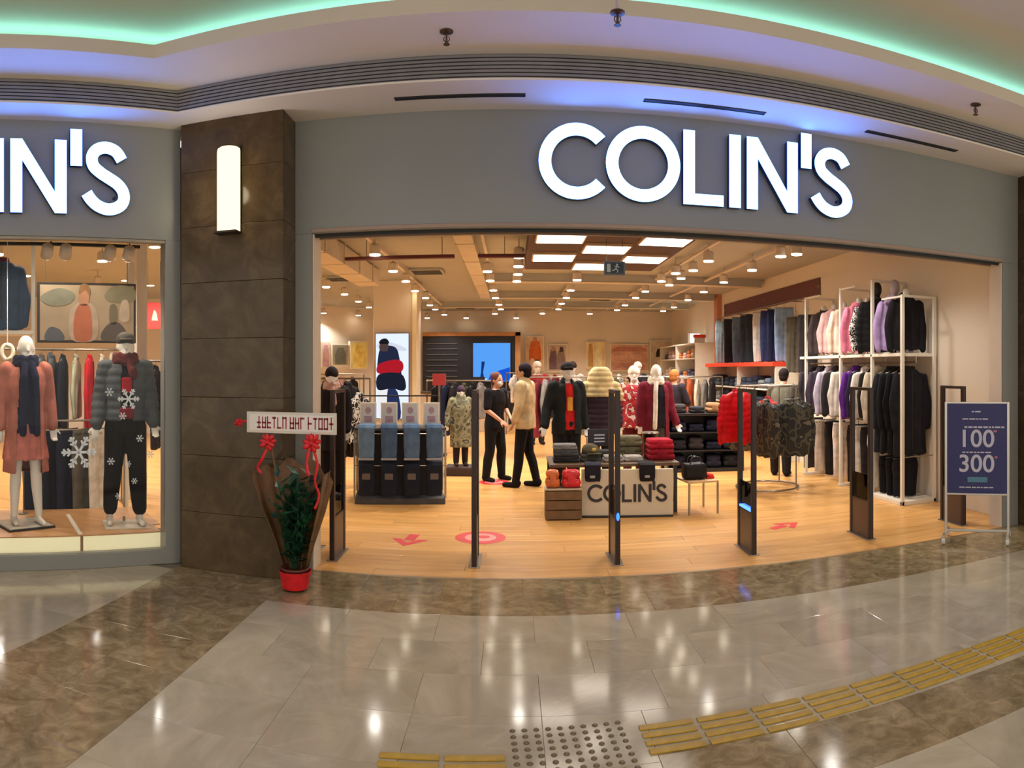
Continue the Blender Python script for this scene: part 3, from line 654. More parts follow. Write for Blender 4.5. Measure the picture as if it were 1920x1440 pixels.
def figure(name, label, cat, loc, rz, h=1.75, skin=None, pose=None, wear=(), group=None, person=False, feet=True, headless=False, vox=None):
    P = dict(BASE); P.update(pose or {}); k = h/1.75; fem = P['fem']
    T, shL, shR = fig_parts(P)
    root = thing(name, label, cat, loc, rz, group)
    root.scale = (k, k, k)
    m = MB()
    c = lambda z, rx, ry, yo=0.0: (T(0,yo,z).x, T(0,yo,z).y, z, rx, ry)
    m.rings([c(0.80,0.10,0.08), c(0.86,0.155+0.01*fem,0.105), c(0.95,0.16+0.012*fem,0.11), c(1.07,0.13-0.018*fem,0.088), c(1.20,0.145-0.01*fem,0.10), c(1.30,0.16-0.01*fem,0.112,-0.008*fem), c(1.39,0.165-0.012*fem,0.09), c(1.45,0.10,0.07), c(1.49,0.055,0.055)], 22)
    hd = T(0,-0.02,1.62); nk = T(0,0.005,1.46)
    if not headless:
        m.cap(nk, 0.056, hd+Vector((0,0.012,-0.06)), 0.052)
        m.ell(hd+Vector((0,0.008,0.02)), (0.076,0.096,0.108), 16, 12); m.ell(hd+Vector((0,-0.022,-0.055)), (0.055,0.064,0.062), 14, 10)
        m.cap(hd+Vector((0,-0.088,0.012)), 0.012, hd+Vector((0,-0.103,-0.022)), 0.015, 8)
        for s in (-1, 1):
            m.ell(hd+Vector((s*0.076,0.012,-0.005)), (0.012,0.022,0.032), 8, 6)
        m.ell(hd+Vector((0,-0.082,-0.062)), (0.026,0.012,0.010), 8, 6)
    for s, sh, el, wr in ((1, shL, P['elL'], P['wrL']), (-1, shR, P['elR'], P['wrR'])):
        el, wr = Vector(el), Vector(wr)
        m.cap(sh, 0.058, el, 0.041); m.cap(el, 0.041, wr, 0.027); hand(m, wr, wr-el, s)
    for s, kn, an in ((1, P['knL'], P['anL']), (-1, P['knR'], P['anR'])):
        kn, an = Vector(kn), Vector(an)
        m.cap((s*0.085,0,0.88), 0.088, kn, 0.056); m.cap(kn, 0.056, kn.lerp(an,0.35)+Vector((0,0.012,0)), 0.054); m.cap(kn.lerp(an,0.35)+Vector((0,0.012,0)), 0.054, an, 0.036)
        if feet:
            z0 = an.z-0.085
            m.cap(an+Vector((0,0.03,-0.04)), 0.038, (an.x,an.y+0.02,z0+0.035), 0.034); m.cap((an.x,an.y+0.01,z0+0.034), 0.034, (an.x+s*0.012,an.y-0.15,z0+0.024), 0.026)
    put('body', blob(m, vox or (0.0085 if person else 0.012), 2 if person else 3), skin or M_DUMMY, root)
    if person and not headless:
        for s in (-1, 1):
            MB().ell(hd+Vector((s*0.031,-0.086,0.012)), (0.011,0.007,0.006), 8, 6).build('eye', M_BLACK, root, True)
            MB().ell(hd+Vector((s*0.031,-0.091,0.034)), (0.017,0.006,0.004), 8, 6).build('eyebrow', M_BLACK, root, True)
        MB().ell(hd+Vector((0,-0.093,-0.062)), (0.024,0.005,0.006), 8, 6).build('mouth', pbr('lips', (150,80,72), 0.5, var=0), root, True)
    for W in wear:
        kind = W['k']; mt = W['m'] if not isinstance(W['m'], (tuple, list)) else cloth(W['m'])
        g = MB(); f = W.get('fit', 1.12); hem = W.get('hem', 0.86); sl = W.get('sl', 1.0); cut = None; fold = None
        if kind == 'top':
            ad = (f-1)*0.14
            R = [c(1.475,0.062+ad*0.6,0.058+ad*0.6), c(1.44,0.125+ad,0.078+ad), c(1.385,0.17+ad,0.095+ad), c(1.29,0.165+ad,0.115+ad), c(1.18,0.15+ad,0.105+ad*1.2), c(1.05,0.142+ad,0.10+ad*1.2), c(0.95,0.165+ad,0.115+ad), c(0.86,0.165+ad,0.115+ad)]
            R = [r for r in R if r[2] > hem+0.02] + [c(hem, 0.168+ad*W.get('flare',1.0), 0.118+ad*W.get('flare',1.0))]
            g.rings(R, 24, 2.2)
            if W.get('neck'): g.cap(T(0,0.0,1.45), 0.075+ad, T(0,-0.005,1.455+W['neck']), 0.07+ad*0.7)
            if sl > 0:
                for s, sh, el, wr in ((1, shL, P['elL'], P['wrL']), (-1, shR, P['elR'], P['wrR'])):
                    el, wr = Vector(el), Vector(wr); a = 0.009+ad*0.5
                    if sl > 0.5: g.cap(sh, 0.06+a, el, 0.044+a); g.cap(el, 0.044+a, el.lerp(wr, min(1,(sl-0.5)*2)*0.97), 0.033+a)
                    else: g.cap(sh, 0.06+a, sh.lerp(el, sl*2), 0.05+a)
            ow = W.get('open')
            if ow: cut = lambda v, ow=ow: abs(v.x) < ow*(0.7+0.5*(1.5-v.z)) and v.y < T(0,0,v.z).y-0.03
            fold = quilt(0.010, 0.075) if W.get('quilt') else folds(0.005, 30, len(label)*7 % 97)
        elif kind == 'trousers':
            ad = (f-1)*0.12
            g.rings([c(1.02,0.14+ad,0.098+ad), c(0.95,0.168+ad,0.116+ad), c(0.86,0.165+ad,0.112+ad), c(0.80,0.13+ad,0.09+ad)], 22)
            e = W.get('len', 1.0); fl2 = W.get('flare', 1.0)
            for s, kn, an in ((1, P['knL'], P['anL']), (-1, P['knR'], P['anR'])):
                kn, an = Vector(kn), Vector(an); en = kn.lerp(an, e)
                g.cap((s*0.085,0,0.88), 0.092+ad, kn, 0.066+ad); mid = kn.lerp(an,0.35)+Vector((0,0.012,0)); g.cap(kn, 0.066+ad, mid, 0.064+ad); g.cap(mid, 0.064+ad, en, (0.052+ad)*fl2)
            fold = folds(0.004, 40, 5)
        elif kind == 'skirt':
            g.rings([c(1.05,0.135,0.095), c(0.95,0.175,0.125), c(0.8,0.19,0.14), c(hem,0.205*f,0.155*f)], 24)
            fold = folds(0.01, 34, 11)
        elif kind == 'shoes':
            for s, an in ((1, P['anL']), (-1, P['anR'])):
                an = Vector(an); z0 = an.z-0.085
                g.cap(an+Vector((0,0.028,-0.02)), 0.052, (an.x,an.y+0.026,z0+0.05), 0.05); g.cap((an.x,an.y+0.01,z0+0.043), 0.043, (an.x+s*0.012,an.y-0.165,z0+0.035), 0.036)
        elif kind == 'hair':
            g.ell(hd+Vector((0,0.022,0.04)), (0.088,0.10,0.10), 16, 12)
            if W.get('long'): g.cap(hd+Vector((0,0.06,0.0)), 0.075, T(0,0.085,1.62-W['long']), 0.055)
            else: g.ell(hd+Vector((0,0.05,-0.02)), (0.074,0.07,0.07), 12, 10)
            if W.get('bun'): g.ell(hd+Vector((0,0.10,0.08)), (0.045,0.045,0.045))
            cut = lambda v: v.y < hd.y-0.06 and v.z < hd.z+0.055
        elif kind == 'cap':
            g.ell(hd+Vector((0,0.004,0.062)), (0.089,0.106,0.075), 16, 10)
            g.rings([(hd.x, hd.y-0.10, hd.z+0.052, 0.07, 0.075), (hd.x, hd.y-0.10, hd.z+0.064, 0.068, 0.072)], 18)
        elif kind == 'beanie':
            g.ell(hd+Vector((0,0.01,0.06)), (0.092,0.108,0.10), 16, 10); g.rings([(hd.x,hd.y+0.01,hd.z+0.03,0.094,0.11),(hd.x,hd.y+0.01,hd.z+0.075,0.094,0.11)], 20)
            if W.get('pom'): g.ell(hd+Vector((0,0.01,0.18)), (0.045,0.045,0.045))
        elif kind == 'hood':
            g.ell(hd+Vector((0,0.02,0.02)), (0.115,0.125,0.15), 16, 12); g.cap(T(0,0.02,1.44), 0.13, T(0,0.02,1.5), 0.11)
            cut = lambda v: v.y < hd.y-0.055 and abs(v.x) < 0.07 and abs(v.z-hd.z) < 0.10
        elif kind == 'mask':
            g.ell(hd+Vector((0,-0.058,-0.045)), (0.056,0.052,0.048), 12, 10)
        elif kind == 'scarf':
            n_ = 14
            for r_, zz in ((0.095,1.485),(0.088,1.525)):
                pts = [T(r_*math.cos(2*PI*i/n_), r_*0.95*math.sin(2*PI*i/n_)-0.005, zz+0.01*math.sin(3*i)) for i in range(n_)]
                for i in range(n_): g.cap(pts[i], 0.036, pts[(i+1)%n_], 0.036, 8)
            e = W.get('end', 0.5)
            for sx in W.get('sides', (0.05,)):
                pts = [T(sx*0.6,-0.11,1.47), T(sx,-0.155,1.36), T(sx*1.1,-0.165,1.47-e*0.55), T(sx*1.2,-0.155,1.47-e)]
                for i in range(3): g.cap(pts[i], 0.034, pts[i+1], 0.036, 8)
        elif kind == 'print':
            zc, hw, hh = W['z'], W['w'], W['h']
            g.rings([c(zc-hh, hw, 0.012, 0)[:3]+(hw,0.012), c(zc+hh, hw, 0.012, 0)[:3]+(hw,0.012)], 14)
            g.v = [(x, y-0.112-(W.get('off',0.03)), z) for x, y, z in g.v]
        nm = W.get('n') or {'top':'jacket','trousers':'trousers','skirt':'skirt','shoes':'shoes','hair':'hair','cap':'cap','beanie':'beanie','hood':'hood','mask':'face_mask','scarf':'scarf','print':'chest_print'}[kind]
        vx = 0.012 if kind in ('top','trousers','skirt') else 0.009
        put(nm, blob(g, vx, 3, fold, cut), mt, root)
    return root
# ================================================================== DISPLAY WINDOW (turned 45 degrees)
def LT(s, t, z=0.0): return LS(s, t, z)
pf = thing('display_platform', 'low wood-topped display platform with pale lit front in the shop window', 'platform', LS(0,0), RZ)
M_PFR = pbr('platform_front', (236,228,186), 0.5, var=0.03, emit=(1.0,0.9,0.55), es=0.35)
for (a, b) in ((-3.0, -0.02), (0.0, 0.88), (0.905, 1.58)):
    MB().bbox(a, b, 5.70, 5.72, 0.10, 0.238, 0.003).build('front_panel', M_PFR, pf)
MB().bbox(0.88, 0.905, 5.705, 5.72, 0.10, 0.238, 0.002).build('front_joint', pbr('joint_brown', (150,120,84), 0.5), pf)
M_PTOP = wood('platform_oak', (176,128,84), (206,158,108), 0.35)
for k in range(4):
    MB().bbox(-3.0, 1.58 if k == 0 else 1.65, 5.69+0.27*k, 5.957+0.27*k, 0.238, 0.25, 0.002).build('board', M_PTOP, pf)
MB().box(-3.0, 1.58, 5.73, 6.75, 0.0, 0.237).build('core', M_PFR, pf)
MB().bbox(0.86, 0.90, 5.70, 6.5, 0.2505, 0.256, 0.002).build('cable_cover', M_WHITE, pf)
# inside light of the window: four round lamps on a track
wl = [(88,473),(122,475),(205,477),(240,477)]
tr = thing('track_rail', 'thin black lamp track across the display window', 'lamp track', LS(0,0), RZ)
MB().bbox(-1.5, 1.55, 6.31, 6.35, 2.80, 2.83, 0.004).build('rail', M_BLACK, tr)
for s in (-0.6, 0.7, 1.45): MB().tube([(s,6.33,2.825),(s,6.33,3.452)], 0.008, 6).build('drop_rod', M_BLACK, tr)
head = MB().lathe([(0.035,0.13),(0.055,0.11),(0.062,0.0),(0.054,0.0)], (0,0,0), 14).mesh('lamp_head', True)
lens2 = MB().ell((0,0,0.0), (0.055,0.055,0.02), 14, 8).mesh('lens', True)
M_LENS2 = glow('window_lens', (1.0,0.93,0.80), 14)
for n_, (x, y) in enumerate(wl):
    s = SL(x, 6.33); p = LS(s, 6.33, 2.70)
    t = thing('track_spotlight', 'round bright spotlight on the track in the display window', 'lamp', p, RZ, 'track spotlights of the display window')
    a = put('lamp_head', head, M_CAN, t, rot=(0.75,0,0)); put('lens', lens2, M_LENS2, t, rot=(0.75,0,0))
    MB().tube([(0,0.06,0.06),(0,0.02,0.118)], 0.01, 6).build('bracket', M_BLACK, t)
for (s, t_, px) in ((0.15, 6.0, 1), (0.8, 5.95, 1), (1.35, 6.3, 1), (0.9, 7.6, 1), (0.2, 7.8, 1)):
    lamp('window_spot', 'SPOT', LS(s, t_, 2.68 if t_ < 6.4 else 3.3), 48, (1.0,0.86,0.68), spot_size=2.2, spot_blend=0.6, shadow_soft_size=0.06)
for (x, y) in ((290,463),(235,526),(282,535),(50,517)):
    p = None; r = (EYE-3.43)*F/(y-Y0); q = PR(x, y, r)
    t = thing('recessed_downlight', 'small round downlight in the ceiling behind the display window', 'lamp', q, 0, 'downlights behind the display window')
    lamp('downlight_lamp', 'SPOT', q+Vector((0,0,-0.03)), 110, WARM, spot_size=2.4, spot_blend=0.6, shadow_soft_size=0.07)
    MB().lathe([(0.10,0.02),(0.10,0.0),(0.085,-0.004)], (0,0,0), 16).build('ring', M_CAN, t); MB().lathe([(0.08,-0.005),(0.08,-0.009)], (0,0,0), 16).build('lens', M_LENS, t)
# mannequin in the padded jacket
stand = MB().bbox(-0.22, 0.22, -0.17, 0.17, 0, 0.012, 0.004)
p = LS(SL(235,6.02), 6.02, 0.25)
t = thing('mannequin_stand', 'clear pale base plate under the mannequin in black trousers', 'base plate', p, RZ-0.1); MB().bbox(-0.20, 0.20, -0.2, 0.15, 0, 0.010, 0.004).build('plate', pbr('base_pale', (206,200,188), 0.15), t); MB().tube([(0,0.10,0.01),(0,0.10,0.05)], 0.012, 8).build('peg', M_STEEL, t)
figure('mannequin', 'white mannequin in grey padded jacket, black trousers and cap in the display window', 'mannequin', p+Vector((0,0,0.011)), RZ-0.12, 1.72,
  pose=dict(wrL=(0.25,-0.10,0.92), wrR=(-0.27,-0.08,0.91), anL=(0.13,-0.02,0.085), anR=(-0.14,0.03,0.085), knL=(0.11,-0.02,0.49), knR=(-0.115,0.0,0.49)),
  wear=[dict(k='top', m=(22,20,24), hem=0.93, n='sweater', neck=0.05), dict(k='top', m=(76,80,84), fit=1.20, hem=0.95, quilt=True, open=0.055, neck=0.03),
        dict(k='trousers', m=(20,19,22), fit=1.16, len=0.86, flare=1.0), dict(k='cap', m=(70,66,58)), dict(k='scarf', m=(86,34,34), end=0.12),
        dict(k='print', m=(176,30,40), z=1.27, w=0.05, h=0.07, off=0.035), dict(k='print', m=(120,26,34), z=1.02, w=0.07, h=0.05, off=0.035, n='hem_print')])
# mannequin in scarf and coral coat
p = LS(SL(48,6.1), 6.1, 0.25)
t = thing('mannequin_stand', 'glass base plate with dark rim under the bare-legged mannequin', 'base plate', p, RZ+0.35); MB().bbox(-0.24, 0.20, -0.20, 0.2, 0, 0.02, 0.004).build('rim', M_BLACK, t); MB().bbox(-0.225, 0.185, -0.185, 0.185, 0.018, 0.024, 0.002).build('plate', pbr('base_pale', (206,200,188), 0.15), t)
figure('mannequin', 'bare-legged white mannequin in coral coat, skirt and navy scarf in the display window', 'mannequin', p+Vector((0,0,0.024)), RZ+0.15, 1.68,
  pose=dict(fem=1, anL=(0.12,-0.03,0.085), anR=(-0.10,0.04,0.085)),
  wear=[dict(k='top', m=(30,34,62), hem=0.84, n='sweater', fit=1.14), dict(k='skirt', m=(196,116,104), hem=0.60, fit=1.08),
        dict(k='top', m=(178,108,92), fit=1.20, hem=0.48, open=0.10, n='coat', flare=1.9), dict(k='scarf', m=(26,30,56), end=0.62, sides=(-0.05,0.06))])
# white ring hanging by the scarf mannequin
m = MB(); n_ = 20; P_ = [(0.052*math.cos(2*PI*i/n_), 0, 0.068*math.sin(2*PI*i/n_)) for i in range(n_+1)]
p = LS(SL(14,6.25), 6.25, PL(14,660,6.25).z)
t = thing('hanging_ring', 'white oval ring ornament hanging beside the scarf mannequin', 'ornament', p, RZ)
m.tube(P_, 0.020, 8, False); m.build('ring', pbr('ring_cream', (238,230,206), 0.5), t, True)
MB().tube([(0,0.0,0.066),(0,0.0,3.452-p.z)], 0.003, 5).build('cord', M_WHITE, t)
# white shelving frame with denim jacket form, rail and clothes behind the mannequins
sh = thing('display_rack', 'white display frame with shelf and rail behind the window mannequins', 'clothes rack', LS(0,0), RZ)
for s in (-1.2, SL(62,7.2)): MB().bbox(s-0.022, s+0.022, 7.18, 7.22, 0.0, 3.45, 0.004).build('post', M_WHITE, sh)
MB().bbox(-1.2, SL(62,7.2), 7.05, 7.45, 2.01, 2.05, 0.006).build('shelf', M_WHITE, sh)
zr = 1.86
MB().tube([(-1.2,7.25,zr),(1.62,7.25,zr)], 0.013, 8).build('rail', M_STEEL, sh)
MB().bbox(1.60, 1.64, 7.2, 7.3, 0, 2.0, 0.004).build('post', M_WHITE, sh)
bl_ = thing('low_bar', 'thin steel bar on a slim post behind the scarf mannequin', 'rail', LS(0,0), RZ)
MB().tube([(-1.2,6.58,1.03),(SL(148,6.58),6.58,1.06)], 0.006, 6).build('bar', M_STEEL, bl_)
for s in (-1.1, SL(44,6.58)): MB().tube([(s,6.58,0.25),(s,6.58,1.04)], 0.007, 6).build('post', M_STEEL, bl_); MB().lathe([(0.05,0.25),(0.045,0.26)], (s,6.58,0), 12).build('foot', M_STEEL, bl_)
t = hang('jacket', (62,84,112), 'faded blue denim jacket with dark red collar standing on the white shelf', LS(SL(3,7.25),7.25,2.05+0.83), RZ, None, 'jacket', 3, False, 'denim_jacket', sy=1.0)
MB().rings([(0,0,-0.12,0.10,0.07),(0,0,-0.05,0.075,0.06)], 16).build('collar_lining', cloth((96,30,48)), t, True)
wc = [(78,'coat',(96,98,104),'grey long coat on the rail behind the window mannequins',2),(118,'coat',(30,34,50),'navy long coat on the rail behind the window mannequins',3),
      (143,'slim',(180,186,160),'pale sage sweater on the rail behind the window mannequins',4),(168,'coat',(206,28,46),'bright red long coat on the rail behind the window mannequins',5),(192,'slim',(222,212,196),'cream sweater on the rail behind the window mannequins',6),(214,'hoodie',(206,196,178),'beige hoodie on the rail behind the padded jacket',8),
      (98,'hoodie',(84,88,96),'mid-grey hoodie on the rail behind the window mannequins',7)]
for k, (x, kd, c_, lb, sd) in enumerate(wc): hang(kd, c_, lb, LS(SL(x,7.25), 7.25, zr), RZ+1.28, 'clothes on the window rail', None, sd, sy=0.5)
for k, (x, c_, lb) in enumerate([(90,(28,32,50),'dark navy trousers hung low behind the scarf mannequin'),(112,(24,28,44),'ink blue trousers hung low behind the scarf mannequin'),(134,(30,34,54),'deep navy trousers hung low behind the snowflake'),(166,(92,88,78),'olive grey trousers hung low beside the padded jacket'),(196,(214,206,192),'cream trousers hung low behind the padded jacket')]):
    hang('trousers', c_, lb, LS(0.60+0.165*k, 6.885, 1.13), RZ+0.75, 'trousers below the window rail', None, 20+k, sy=0.5, sz=0.95)
lr = thing('low_rail', 'low steel clothes rail behind the window mannequins', 'clothes rack', LS(0,0), RZ); MB().tube([(-0.3,6.885,1.125),(1.52,6.885,1.125)], 0.011, 8).build('rail', M_STEEL, lr)
for s in (-0.3, 1.52): MB().tube([(s,6.885,0.0),(s,6.885,1.125)], 0.012, 8).build('upright', M_STEEL, lr); MB().bbox(s-0.02, s+0.02, 6.80, 7.16, 0, 0.02, 0.004).build('foot', M_STEEL, lr)
# framed poster of a model in a peach vest
pb = thing('framed_poster', 'wide framed photo poster of a model in a peach padded vest', 'poster', LS(0,0), RZ)
T_ = 7.9; a = SL(70,T_); b = SL(255,T_); z1 = PL(160,530,T_).z; z0 = PL(160,643,T_).z
MB().bbox(a, b, T_, T_+0.03, z0, z1, 0.004).build('frame', pbr('poster_frame', (60,56,54), 0.5), pb)
MB().box(a+0.03, b-0.03, T_-0.004, T_, z0+0.03, z1-0.03).build('print_ground', pbr('poster_sand', (196,178,150), 0.7, var=0.15, vs=3), pb)
for s in (a+0.1, b-0.1): MB().tube([(s,T_+0.015,z1-0.01),(s,T_+0.015,3.452)], 0.004, 5).build('wire', M_STEEL, pb)
def pr(pts, col, nm='print', dy=0.0):      # flat print: outline in poster pixels
    MB().prism([(SL(x,T_), EYE+(Y0-y)/F*T_/math.cos((x-XF)/F+PI/4)) for x, y in smoothloop(pts)], T_-0.008-dy, T_-0.004-dy).build(nm, pbr('print_%d_%d_%d' % col, col, 0.7, var=0.12, vs=8), pb)
pr([(70+6,556),(110,540),(140,552),(128,570),(92,572)], (150,152,134)); pr([(250,540),(215,536),(196,552),(206,566),(250,566)], (158,156,128))
pr([(134,637),(130,592),(140,572),(158,566),(176,574),(184,600),(178,637)], (214,196,176), 'print_sleeves', 0.001)
pr([(141,637),(138,600),(146,574),(158,570),(168,576),(172,602),(170,637)], (212,128,92), 'print_vest', 0.003); pr([(150,572),(147,552),(154,540),(162,541),(167,553),(164,572)], (216,160,126), 'print_face', 0.003)
pr([(148,552),(150,536),(160,532),(168,540),(167,554),(160,544)], (170,128,88), 'print_hair', 0.004); pr([(84,637),(92,614),(112,618),(120,637)], (104,112,124), 'print_figure', 0.002)
pr([(190,637),(200,610),(224,606),(240,637)], (110,104,100), 'print_figure', 0.002); pr([(206,606),(206,574),(218,574),(218,606)], (140,134,110), 'print_door', 0.002); pr([(224,600),(228,566),(240,566),(242,600)], (224,212,192), 'print_door', 0.002)
# white column and red poster farther in
struct(MB().bbox(SL(257,8.6), SL(276,8.6), 8.6, 8.85, 0, 3.45, 0.01).build('column', pbr('column_white', (226,218,204), 0.6, var=0.02), None, loc=LS(0,0), rz=RZ), 'slim white column behind the display window')
struct(MB().bbox(SL(243,8.4), SL(252,8.4), 8.4, 8.6, 0, 3.0, 0.01).build('column', MATS['column_white'], None, loc=LS(0,0), rz=RZ))
t = thing('red_sale_poster', 'red poster with a small white mark on the wall beyond the display window', 'poster', LS(0,0), RZ)
T2 = 11.0; zc = PL(288,592,T2).z
MB().bbox(SL(276,T2), SL(303,T2), T2, T2+0.03, zc-0.22, zc+0.22, 0.004).build('panel', pbr('poster_red', (222,52,40), 0.6), t)
MB().prism([(SL(284,T2),zc-0.08),(SL(296,T2),zc-0.08),(SL(293,T2),zc+0.06),(SL(289,T2),zc+0.10),(SL(286,T2),zc+0.02)], T2-0.004, T2).build('print', pbr('print_cream', (250,190,170), 0.6), t)
for s in (SL(278,T2), SL(301,T2)): MB().tube([(s,T2+0.015,zc+0.21),(s,T2+0.015,3.452)], 0.004, 5).build('wire', M_STEEL, t)
rk = thing('clothes_rail', 'steel clothes rail of red knitwear beyond the display window', 'clothes rack', LS(0,0), RZ)
MB().tube([(1.8,8.3,1.75),(3.0,8.3,1.75)], 0.012, 8).build('rail', M_STEEL, rk)
for s in (1.8, 3.0): MB().tube([(s,8.3,0),(s,8.3,1.75)], 0.013, 8).build('upright', M_STEEL, rk); MB().bbox(s-0.02, s+0.02, 8.1, 8.5, 0, 0.02, 0.004).build('foot', M_STEEL, rk)
for k, (c_, kd, lb) in enumerate([((206,66,46),'slim','orange red sweater on the rail beyond the display window'),((40,34,36),'coat','charcoal coat on the rail beyond the display window'),((188,38,40),'slim','crimson sweater on the rail beyond the display window'),((90,44,48),'coat','wine coat on the rail beyond the display window')]):
    hang(kd, c_, lb, LS(2.08+0.16*k, 8.3, 1.75), RZ+1.15, 'clothes on the red knitwear rail', None, 30+k)
# ================================================================== ENTRANCE: gates, poster stand, flowers, floor stickers
M_GATE = pbr('gate_brown', (52,38,34), 0.35, metal=0.4, var=0.06)
M_GATEP = pbr('gate_panel', (86,68,60), 0.35, metal=0.3, var=0.06)
M_CLEAR = glass('gate_acrylic', (0.86,0.86,0.88))
GX = [-1.53, -0.315, 0.885, 2.10, 3.315, 4.42]
GL = ['dark anti-theft gate beside the flower arrangement', 'dark anti-theft gate second from the flower arrangement', 'dark anti-theft gate with a blue light seen edge-on', 'dark anti-theft gate with a blue lit panel near the round rack', 'dark anti-theft gate second from the blue poster stand', 'dark anti-theft gate behind the blue poster stand']
for k, x in enumerate(GX):
    y0 = 5.66 if k not in (4,) else 5.70
    t = thing('security_gate', GL[k], 'security gate', (x, y0, 0), 0, 'anti-theft gates across the entrance')
    MB().bbox(-0.022, 0.022, 0.0, 0.045, 0, 1.47, 0.006).build('post', M_GATE, t)
    MB().bbox(-0.022, 0.022, 0.365, 0.41, 0, 1.47, 0.006).build('post', M_GATE, t)
    MB().bbox(-0.022, 0.022, 0.045, 0.365, 1.44, 1.47, 0.005).build('top_bar', M_GATE, t)
    MB().bbox(-0.015, 0.015, 0.045, 0.365, 0.0, 0.36, 0.004).build('lower_panel', M_GATEP, t)
    MB().bbox(-0.004, 0.004, 0.045, 0.365, 0.375, 0.62, 0.002).build('acrylic_panel', M_CLEAR, t)
    MB().bbox(-0.016, 0.016, 0.045, 0.365, 0.36, 0.375, 0.003).build('cross_bar', M_GATE, t)
    MB().bbox(-0.05, 0.05, -0.01, 0.42, 0, 0.008, 0.003).build('foot_plate', M_STEEL, t)
    if k == 2: MB().ell((0,-0.002,0.41), (0.014,0.008,0.035), 10, 8).build('blue_light', glow('gate_blue', (0.02,0.10,1.0), 5), t, True)
    if k == 3: MB().bbox(-0.019, 0.019, 0.05, 0.36, 0.376, 0.395, 0.003).build('blue_light', glow('gate_blue2', (0.05,0.16,1.0), 5), t)
# --- blue poster stand
A = Vector((3.92,5.30,0)); B = Vector((4.34,4.89,0)); cc = (A+B)/2; ang = math.atan2(B.y-A.y, B.x-A.x)
t = thing('poster_stand', 'dark blue poster reading 100 and 300 on a silver wheeled stand', 'sign', cc, ang)
M_SILV = pbr('silver_frame', (196,190,182), 0.28, metal=0.8, var=0.03)
hw = 0.30
ps = MB().bbox(-hw+0.012, hw-0.012, -0.010, 0.010, 0.455, 1.32, 0.002).build('poster', pbr('poster_navy', (44,44,96), 0.45, var=0.06, vs=2), t)
for z0, z1 in ((0.44,0.457),(1.318,1.335)): MB().bbox(-hw, hw, -0.014, 0.014, z0, z1, 0.003).build('frame_rail', M_SILV, t)
for s in (-1, 1): MB().bbox(s*hw-0.012, s*hw+0.012, -0.015, 0.015, 0.075, 1.335, 0.003).build('upright', M_SILV, t)
MB().bbox(-hw, hw, -0.012, 0.012, 0.085, 0.11, 0.004).build('cross_bar', M_SILV, t)
for s in (-1, 1):
    f = MB().bbox(s*hw-0.014, s*hw+0.014, -0.19, 0.19, 0.065, 0.088, 0.005).build('foot', M_SILV, t)
    for y_ in (-0.17, 0.17):
        wq = MB(); wq.tube([(s*hw-0.014,y_,0.034),(s*hw+0.014,y_,0.034)], 0.033, 14); wq.build('wheel', pbr('wheel_pale', (214,208,200), 0.4), f)
        MB().bbox(s*hw-0.018, s*hw+0.018, y_-0.012, y_+0.012, 0.034, 0.07, 0.003).build('fork', M_SILV, f)
def text(body, size, x, z, mat, parent, y=-0.0115, name='lettering', ext=0.0008):
    cu = bpy.data.curves.new('t', 'FONT'); cu.body = body; cu.size = size; cu.align_x = 'CENTER'; cu.extrude = ext; cu.offset = size*0.012
    o = bpy.data.objects.new('t', cu); COL.objects.link(o)
    me = bpy.data.meshes.new_from_object(o.evaluated_get(bpy.context.evaluated_depsgraph_get())); bpy.data.objects.remove(o)
    return put(name, me, mat, parent, (x, y, z), rot=(PI/2,0,0))
M_LET = pbr('print_pale', (196,192,204), 0.6, var=0); M_PINK = pbr('print_pink', (190,110,120), 0.6, var=0); M_CY = pbr('print_cyan', (84,130,150), 0.6, var=0)
text('100', 0.235, -0.005, 0.905, M_LET, ps); text('300', 0.235, -0.005, 0.665, M_LET, ps)
def words(par, x0, x1, z, h, mat, seed, y=-0.0112):      # printed line too small to read: word-length dashes
    rnd = random.Random(seed); x = x0
    while x < x1-0.012:
        wl_ = min(rnd.uniform(0.018, 0.06), x1-x); MB().box(x, x+wl_, y-0.0004, y, z, z+h).build('print_line', mat, par); x += wl_+0.009
words(ps, -0.05, 0.05, 1.235, 0.014, M_LET, 1); words(ps, -0.14, 0.12, 1.165, 0.012, M_LET, 2); words(ps, -0.12, 0.27, 1.085, 0.016, M_LET, 3)
words(ps, -0.14, 0.14, 0.845, 0.012, M_LET, 4); words(ps, -0.17, 0.16, 0.51, 0.010, M_LET, 6)
MB().box(-0.09, 0.10, -0.0116, -0.0108, 0.565, 0.615).build('print_box', M_CY, ps)
words(ps, 0.16, 0.205, 1.045, 0.02, M_PINK, 7); words(ps, 0.17, 0.215, 0.795, 0.02, M_PINK, 8)
